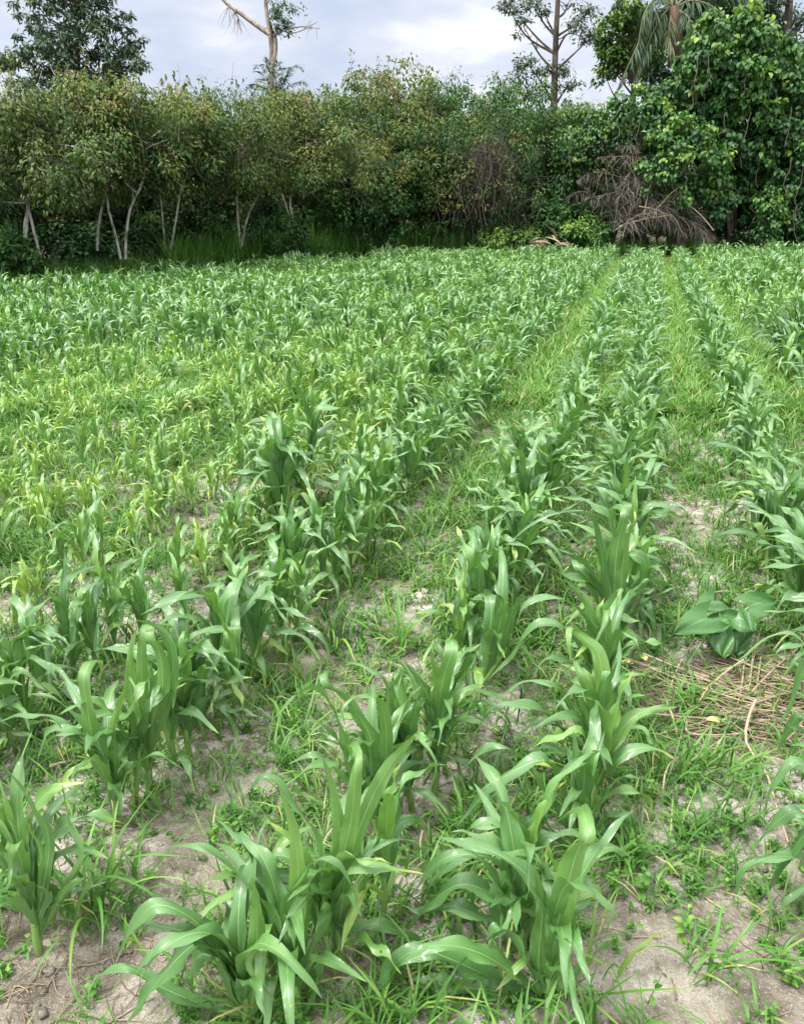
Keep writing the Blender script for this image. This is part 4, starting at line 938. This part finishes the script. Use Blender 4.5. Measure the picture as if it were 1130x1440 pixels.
tube(a, bpath([(392, 40, 0), (410, 46, 0), (430, 40, 0), (446, 30, 0)]), np.linspace(.03, .01, 12), 4, tint=.4)
for k in range(14):
    x = rgb.uniform(405, 445); limb(rgb, a, at(x, 40, 40) - Bb, (rgb.normal(0, .6), 0, rgb.normal(0, .6)), rgb.uniform(.2, .5), .012, .004, .2, 0, 4, 3)
for k in range(24):
    x, y = ((330, 15), (335, 25), (322, 8))[k % 3]; limb(rgb, a, at(x, y, 40.3) - Bb, (rgb.normal(0, .4), 0, -rgb.uniform(.3, 1)), rgb.uniform(.4, 1.1), .014, .004, .2, -.1, 5, 3)
link('bare_branch', a.mesh('bare_branch', M_WHITEBARK), bt)
tall_crown(782, 37, [(735, 35, 18, 0), (745, 0, 20, .5), (720, 10, 8, .2), (765, 18, 12, .3), (825, 20, 24, .2), (815, 50, 18, 0), (800, 0, 20, .4), (740, 88, 22, 0), (725, 105, 13, 0), (765, 100, 16, .2), (780, 95, 20, .4), (835, 48, 9, 0), (710, 2, 9, 0), (800, 115, 20, .2)], 20, .18, .065, .40, 1403,
           (M_DARKBARK, M_FAR), [(778, 210), (779, 130), (781, 60), (784, 0), (785, -50)], .22, 'slender_tree', 'slender tall tree with airy leaf clusters between the bare tree and the palm', 42)
tall_crown(880, 34, [(862, 40, 20, 0), (880, 20, 24, 0), (890, 55, 24, .2), (868, 70, 18, 0), (905, 80, 22, .5), (850, 62, 12, 0), (850, 105, 12, 0), (900, 25, 26, .5), (885, 85, 26, .4), (915, 50, 24, .8), (850, 80, 14, .2)], 42, .20, .10, .72, 1404,
           (M_DARKBARK, M_DEEP), [(890, 200), (890, 120), (885, 60), (885, 10)], .16, 'leafy_tree', 'bright-leaved tree just left of the palm', 46)
tall_crown(1106, 38, [(1040, 20, 26, 0), (1075, 5, 28, 0), (1000, 5, 26, .4), (1020, 40, 22, 1), (1120, 60, 18, 0), (1128, 85, 22, 0), (1060, 55, 26, .6), (1085, 70, 22, .6), (1135, 30, 14, 0), (960, -10, 30, 1), (1055, 25, 34, .8), (1095, 35, 30, .8), (1020, 10, 30, .6), (985, 60, 34, .4), (1000, 105, 34, .4), (962, 100, 28, .8), (1112, 110, 34, 0), (1128, 140, 30, 0), (935, 120, 30, 1), (925, 60, 30, 1), (950, 45, 32, 1), (912, 98, 28, 1), (985, 15, 34, .5)], 40, .20, .08, .12, 1405,
           (M_DARKBARK, M_FAR), [(1098, 220), (1103, 120), (1106, 50), (1112, -40)], .36, 'broad_tree', 'dark thick-trunked tree rising behind the vine-covered tree at the right', 46)

# ------------------------------------------------------------ palms and dead fronds
M_PALM = leaf_mat('palm_leaflet', [(0, (.018, .042, .020)), (.5, (.045, .088, .036)), (1, (.24, .23, .14))], .55, .3, .2, 1.5)
M_PALMTRUNK = bark_mat('palm_trunk', (.10, .065, .045), (.24, .17, .12), 4)
def frond(rg, path, n, ll, lw, rachis_r, droop, tint, mats, parent=None, name='frond', ragged=0.):
    """feather leaf along a path: rachis and two ranks of hanging leaflets"""
    P = smooth_path(path, 22); a = Acc(); tube(a, P, np.linspace(rachis_r, rachis_r * .25, 22), 5, tint=.8 if ragged else .9)
    T = np.gradient(P, axis=0); T /= np.linalg.norm(T, axis=1)[:, None]
    f = rg.uniform(.10, 1, n); i = np.minimum((f * 21).astype(int), 20); fr = (f * 21 - i)[:, None]
    pos = P[i] + (P[i + 1] - P[i]) * fr; t = T[i]
    sd = np.cross(t, [0, 0, 1.]); sd /= np.linalg.norm(sd, axis=1)[:, None] + 1e-6
    sign = np.where(rg.random(n) < .5, -1., 1.)[:, None]
    d = sd * sign * rg.uniform(.5, 1.1, (n, 1)) + t * rg.uniform(.35, .9, (n, 1)) + [0, 0, -droop] + rg.normal(0, .12 + ragged, (n, 3))
    l = ll * np.sin(np.pi * np.clip(.18 + .75 * f, 0, 1)) * rg.uniform(.7, 1.1, n)
    put_leaves(a, pos, d, rg.normal(0, .3, (n, 3)) + [0, 0, 1] + sd * .3, l, lw, np.clip(tint + rg.normal(0, .15, n), 0, 1))
    return a
PD = 31.; PB = at(945, 330, PD); PB[2] = 0
palm = thing('palm_tree', 'palm with drooping grey-green fronds and a straight brown trunk', 'palm tree', PB)
CR = at(947, 8, PD) - PB
a = Acc(); tube(a, smooth_path([[0, 0, -.1], [.02, 0, CR[2] * .5], CR], 40), .19 + .02 * np.sin(np.arange(40) * 2.4), 12, tint=.4); link('trunk', a.mesh('palm_trunk', M_PALMTRUNK), palm)
rgp = np.random.default_rng(60)
for i, (pts, tint) in enumerate([(((940, 10, 0), (915, 20, -.4), (893, 70, -.6), (868, 125, -.7)), .25), (((940, 10, 0), (925, 30, -.4), (905, 75, -.6), (890, 118, -.6)), .42), (((945, 8, 0), (925, -5, -.3), (905, 20, -.5), (895, 75, -.6)), .2),
                               (((945, 15, 0), (940, 40, -.3), (945, 70, -.35), (955, 100, -.35)), .8), (((950, 10, 0), (975, 0, -.4), (1010, 15, -.6), (1040, 55, -.7)), .12), (((950, 8, 0), (985, -20, -.2), (1030, -15, -.4), (1075, 30, -.4)), .15),
                               (((945, 5, 0), (920, -35, .2), (890, -30, .4), (860, 10, .5)), .2), (((950, 5, 0), (965, -50, .2), (990, -90, .3), (1030, -100, .4)), .2), (((945, 5, 0), (930, -60, .5), (910, -95, 1), (880, -100, 1.2)), .2),
                               (((948, 10, 0), (955, 20, .8), (975, 25, 1.6), (990, 70, 2)), .1), (((948, 10, 0), (930, 15, .8), (915, 30, 1.6), (905, 80, 2)), .1), (((950, 12, 0), (968, 25, -.5), (980, 60, -.7), (985, 95, -.7)), .2),
                               (((950, 5, 0), (990, -10, .6), (1040, 0, 1.0), (1080, 45, 1.2)), .1), (((950, 5, 0), (975, -10, 1.5), (1000, 10, 2.5), (1020, 50, 3)), .1)]):
    P = [at(x, y, PD + dd) - PB for x, y, dd in pts]
    link('frond', frond(rgp, P, 150, .75, .045, .035, .9, tint, None).mesh('palm_frond', M_PALM), palm)
SB = at(385, 330, 34); SB[2] = 0
sp_ = thing('young_palm', 'young palm showing a few fronds at the foot of the bare tree', 'palm tree', SB)
a = Acc(); Ct = at(386, 140, 34) - SB; tube(a, smooth_path([[0, 0, -.1], Ct * .5, Ct], 12), .09, 8, tint=.3); link('trunk', a.mesh('young_palm_trunk', M_PALMTRUNK), sp_)
for x, y in ((365, 92), (376, 84), (390, 88), (402, 95), (415, 92), (420, 115), (360, 118), (396, 110)):
    e = at(x, y, 34 + rgp.normal(0, .4)) - SB; e2 = e + (e - Ct) * .35 * [1, 1, -.4]
    link('frond', frond(rgp, [Ct, Ct + (e - Ct) * .5 + [0, 0, .1], e, e2], 70, .55, .035, .02, .3, .3, None).mesh('young_frond', M_PALM), sp_)
G3 = 'dead palm fronds in the heap'
DF = [(((905, 330, 0), (900, 260, .2), (892, 215, .1), (872, 192, -.1)), 'dead frond standing upright at the top of the dry heap'), (((925, 300, 0), (915, 245, 0), (895, 220, -.2), (850, 225, -.4)), 'dead frond arching left high on the dry heap'),
      (((930, 310, 0), (890, 255, -.2), (850, 235, -.4), (805, 262, -.5)), 'dead frond drooping to the left side of the dry heap'), (((935, 315, 0), (900, 280, -.4), (860, 275, -.6), (822, 292, -.7)), 'dead frond lying low on the left of the dry heap'),
      (((900, 275, -.5), (935, 290, -.7), (970, 308, -.8), (1012, 330, -.9)), 'dead frond reaching down right to the maize edge'), (((880, 240, -.4), (910, 270, -.6), (935, 300, -.8), (965, 330, -.9)), 'dead frond slanting down the middle of the dry heap'),
      (((860, 325, -.8), (890, 300, -.9), (925, 292, -.9), (955, 262, -.7)), 'pale dead frond rising right across the dry heap'), (((925, 265, -.1), (950, 280, -.3), (985, 300, -.4), (1005, 322, -.5)), 'dead frond at the right back of the dry heap'),
      (((880, 330, -.6), (885, 295, -.7), (900, 268, -.6), (922, 250, -.5)), 'short dead frond at the front foot of the dry heap'), (((960, 330, .2), (985, 285, .2), (1000, 265, .2), (1025, 262, .1)), 'dead frond leaning under the vine-covered tree')]
DF += [(((850, 330, -.5), (870, 280, -.4), (900, 245, -.3), (930, 240, -.3)), 'dead frond curving right over the left foot of the dry heap'), (((900, 330, -.3), (850, 290, -.2), (815, 270, 0), (790, 285, 0)), 'outermost dead frond on the left of the dry heap')]
for i, (pts, lab) in enumerate(DF):
    P = np.array([at(x, min(y, 334), 27.8 + dd) for x, y, dd in pts]); P[:, 2] = np.maximum(P[:, 2], .05); B = P[0].copy(); B[2] = 0
    tag(link('dead_frond', frond(rgp, P - B + rgp.normal(0, .13, P.shape), 210, .85, .016, .018, .6, .40, None, ragged=.6).mesh('dead_frond', M_DEADFROND), None, B), lab, 'dead frond', G3)
for i, (p0, p1, lab) in enumerate([((955, 262, 27.0), (925, 292, 26.9), 'thin pale stick upright on the dry frond heap'), ((898, 290, 26.9), (942, 304, 26.8), 'long pale stick lying across the dry frond heap'), ((968, 288, 27), (1003, 324, 26.8), 'pale stick slanting at the right of the dry frond heap'),
                                 ((870, 318, 26.8), (945, 302, 26.8), 'pale stick rising right along the front of the dry frond heap'), ((915, 255, 27), (905, 300, 26.9), 'twisted pale stick in the middle of the dry frond heap')]):
    a_, b_ = at(*p0), at(*p1); a = Acc(); P = smooth_path([[0, 0, 0], (b_ - a_) * .5 + [0, 0, .06], b_ - a_], 8); tube(a, P, .018, 6, tint=.95, cap=True)
    tag(link('dry_stick', a.mesh('dry_stick', M_STRAW), None, a_), lab, 'stick', 'pale sticks on the frond heap')
# heap of dry husks at the field edge
for k in range(26):
    f = k / 25; px = 752 + 72 * f; c = at(px, 330, 26.9 + rgp.normal(0, .25)); c[2] = rgp.uniform(.15, .62) * (1 - .5 * abs(f - .35)) + .08
    a = Acc(); n = 6; L = rgp.uniform(.35, .8)
    V, Q, s = oval(L, .10, 6); V[:, 2] += .25 * V[:, 1] ** 2 / .05
    a.add(orient(V, rgp.normal(2.9, .5), R(rgp.normal(15, 14)), np.array([0, 0, 0.]), rgp.normal(0, .6)), Q, 0, s, rgp.uniform(0, .55))
    tag(link('dry_husk', a.mesh('dry_husk', M_STRAW), None, c), 'dry brown husk in the low heap at the far edge of the maize', 'husk', 'dry husks in the low heap')
# tangle of dead vines on the scrub
VB = at(680, 330, 27.5); VB[2] = 0
tangle = thing('dead_vine_tangle', 'grey-brown curtain of dead vines hanging from the scrub at centre right', 'vine', VB)
rgv = np.random.default_rng(91)
for nm, cnt in (('vine_curtain', 190), ('twig_tangle', 420)):
    a = Acc()
    for k in range(cnt):
        x = rgv.normal(682, 30); y = 188 + .022 * (x - 690) ** 2 + abs(rgv.normal(0, 32)); y = min(y, 285); q = at(x, y, 27.8 + rgv.normal(0, .4)) - VB
        if nm == 'vine_curtain':
            L = rgv.uniform(.6, 2.0); sw = rgv.normal(0, .12, 3); P = np.array([q + sw * f + [.10 * math.sin(f * 5 + k), 0, -L * f] for f in np.linspace(0, 1, 7)]); P[:, 2] = np.maximum(P[:, 2], .03)
            tube(a, P, rgv.uniform(.005, .012), 3, tint=rgv.uniform(.1, .9))
        else:
            limb(rgv, a, q, rgv.normal(0, 1, 3) + [0, 0, -.2], rgv.uniform(.4, 1.3), .008, .003, .3, -.05, 7, 3)
    link(nm, a.mesh(nm, M_TWIG), tangle)
a = Acc()
for k in range(80): clump_leaves(a, rgv, at(rgv.normal(682, 36), rgv.uniform(180, 290), 27.4) - VB, .28, 11, .12, .05, .45 + (k % 4 == 0) * .4 + rgv.normal(0, .12), 1.0)
link('withered_leaf_cluster', a.mesh('withered_leaf_cluster', M_OLIVE), tangle)
# tall grass along the scrub foot
tg = Mass(); tv = [grass_tuft(1600 + i, 26, rng.uniform(.8, 1.3), .022, 6, .32, .55).data() for i in range(8)]
for k in range(1500):
    px = rng.uniform(-120, 1180); d0 = float(np.interp(px, [-120, 0, 250, 540, 720, 1180], [14, 16.4, 20.2, 27.4, 28.2, 27.6])) + abs(rng.normal(0, 1.6)); B = at(px, 330, d0)
    k_ = 1.15 if 240 < px < 720 else .62
    tg.put(tv[rng.integers(8)], (B[0], d0, 0.), rng.uniform(0, 6.28), k_ * rng.uniform(.6, 1.15), rng.normal(0, .1, 2), rng.normal(0, .05))
tag(link('tall_grass', tg.mesh('tall_grass', M_GRASS)), kind='stuff')

# ------------------------------------------------------------ sky, sun, camera
SUN_EL, SUN_AZ = R(63), R(-110)        # azimuth clockwise from the viewing direction
w = bpy.data.worlds.new('World'); SC.world = w; w.use_nodes = True; nt = w.node_tree; nt.nodes.clear()
sky = nt.nodes.new('ShaderNodeTexSky'); sky.sky_type = 'NISHITA'; sky.sun_disc = False; sky.sun_elevation = SUN_EL; sky.sun_rotation = SUN_AZ
sky.air_density = 1.0; sky.dust_density = 1.5
tc = nt.nodes.new('ShaderNodeTexCoord'); mp = nt.nodes.new('ShaderNodeMapping'); mp.inputs['Scale'].default_value = (1, 1, 2.6); mp.inputs['Location'].default_value = (1.7, .4, .3)
nt.links.new(tc.outputs['Generated'], mp.inputs[0])
n1 = noise(nt, 3.6, 7, .55, mp.outputs[0]); n2 = noise(nt, 9, 6, .6, mp.outputs[0])
cl = ramp(nt, [(.36, (5.6, 6.5, 8.6)), (.46, (6.9, 7.5, 9.1)), (.55, (8.2, 8.6, 9.7)), (.63, (10.6, 10.7, 11.1))])
nt.links.new(math_node(nt, 'ADD', math_node(nt, 'MULTIPLY', n1, .6), math_node(nt, 'MULTIPLY', n2, .4)), cl.inputs[0])
bg = nt.nodes.new('ShaderNodeBackground'); bg.inputs[1].default_value = .1
sx = nt.nodes.new('ShaderNodeSeparateXYZ'); nt.links.new(tc.outputs['Generated'], sx.inputs[0])
zen = map_range(nt, sx.outputs[2], .20, .95, .54, 2.3)   # an overcast sky is brightest overhead
zen = math_node(nt, 'MULTIPLY', zen, map_range(nt, sx.outputs[1], .1, -.9, 1, 1.75))  # added brightening of the unseen sky behind the viewer, lights the tree fronts
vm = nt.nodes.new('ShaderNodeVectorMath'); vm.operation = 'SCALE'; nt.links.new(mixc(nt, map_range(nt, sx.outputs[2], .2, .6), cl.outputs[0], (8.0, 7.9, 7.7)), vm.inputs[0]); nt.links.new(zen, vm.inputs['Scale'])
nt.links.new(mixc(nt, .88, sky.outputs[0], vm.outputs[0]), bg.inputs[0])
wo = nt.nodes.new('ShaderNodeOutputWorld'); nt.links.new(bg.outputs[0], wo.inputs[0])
ld = bpy.data.lights.new('sun', 'SUN'); ld.energy = 3.1; ld.angle = R(14); ld.color = (1, .975, .93)
sun = bpy.data.objects.new('sun', ld); COL.objects.link(sun)
from mathutils import Vector
to_sun = Vector((math.sin(SUN_AZ) * math.cos(SUN_EL), math.cos(SUN_AZ) * math.cos(SUN_EL), math.sin(SUN_EL)))
sun.rotation_euler = to_sun.to_track_quat('Z', 'Y').to_euler()
cd = bpy.data.cameras.new('camera'); cam = bpy.data.objects.new('camera', cd); COL.objects.link(cam)
cam.location = (0, 0, CAMZ); cam.rotation_euler = (R(90) - PITCH, 0, 0)
cd.sensor_fit = 'HORIZONTAL'; cd.sensor_width = 36; cd.lens = 36 * FPX / 1130; cd.clip_start = .02; cd.clip_end = 3000
SC.camera = cam
SC.view_settings.view_transform = 'Standard'; SC.view_settings.look = 'None'; SC.view_settings.exposure = 0.92; SC.view_settings.gamma = 1
SC.cycles.max_bounces = 6; SC.cycles.transmission_bounces = 3; SC.cycles.diffuse_bounces = 3; SC.cycles.glossy_bounces = 2
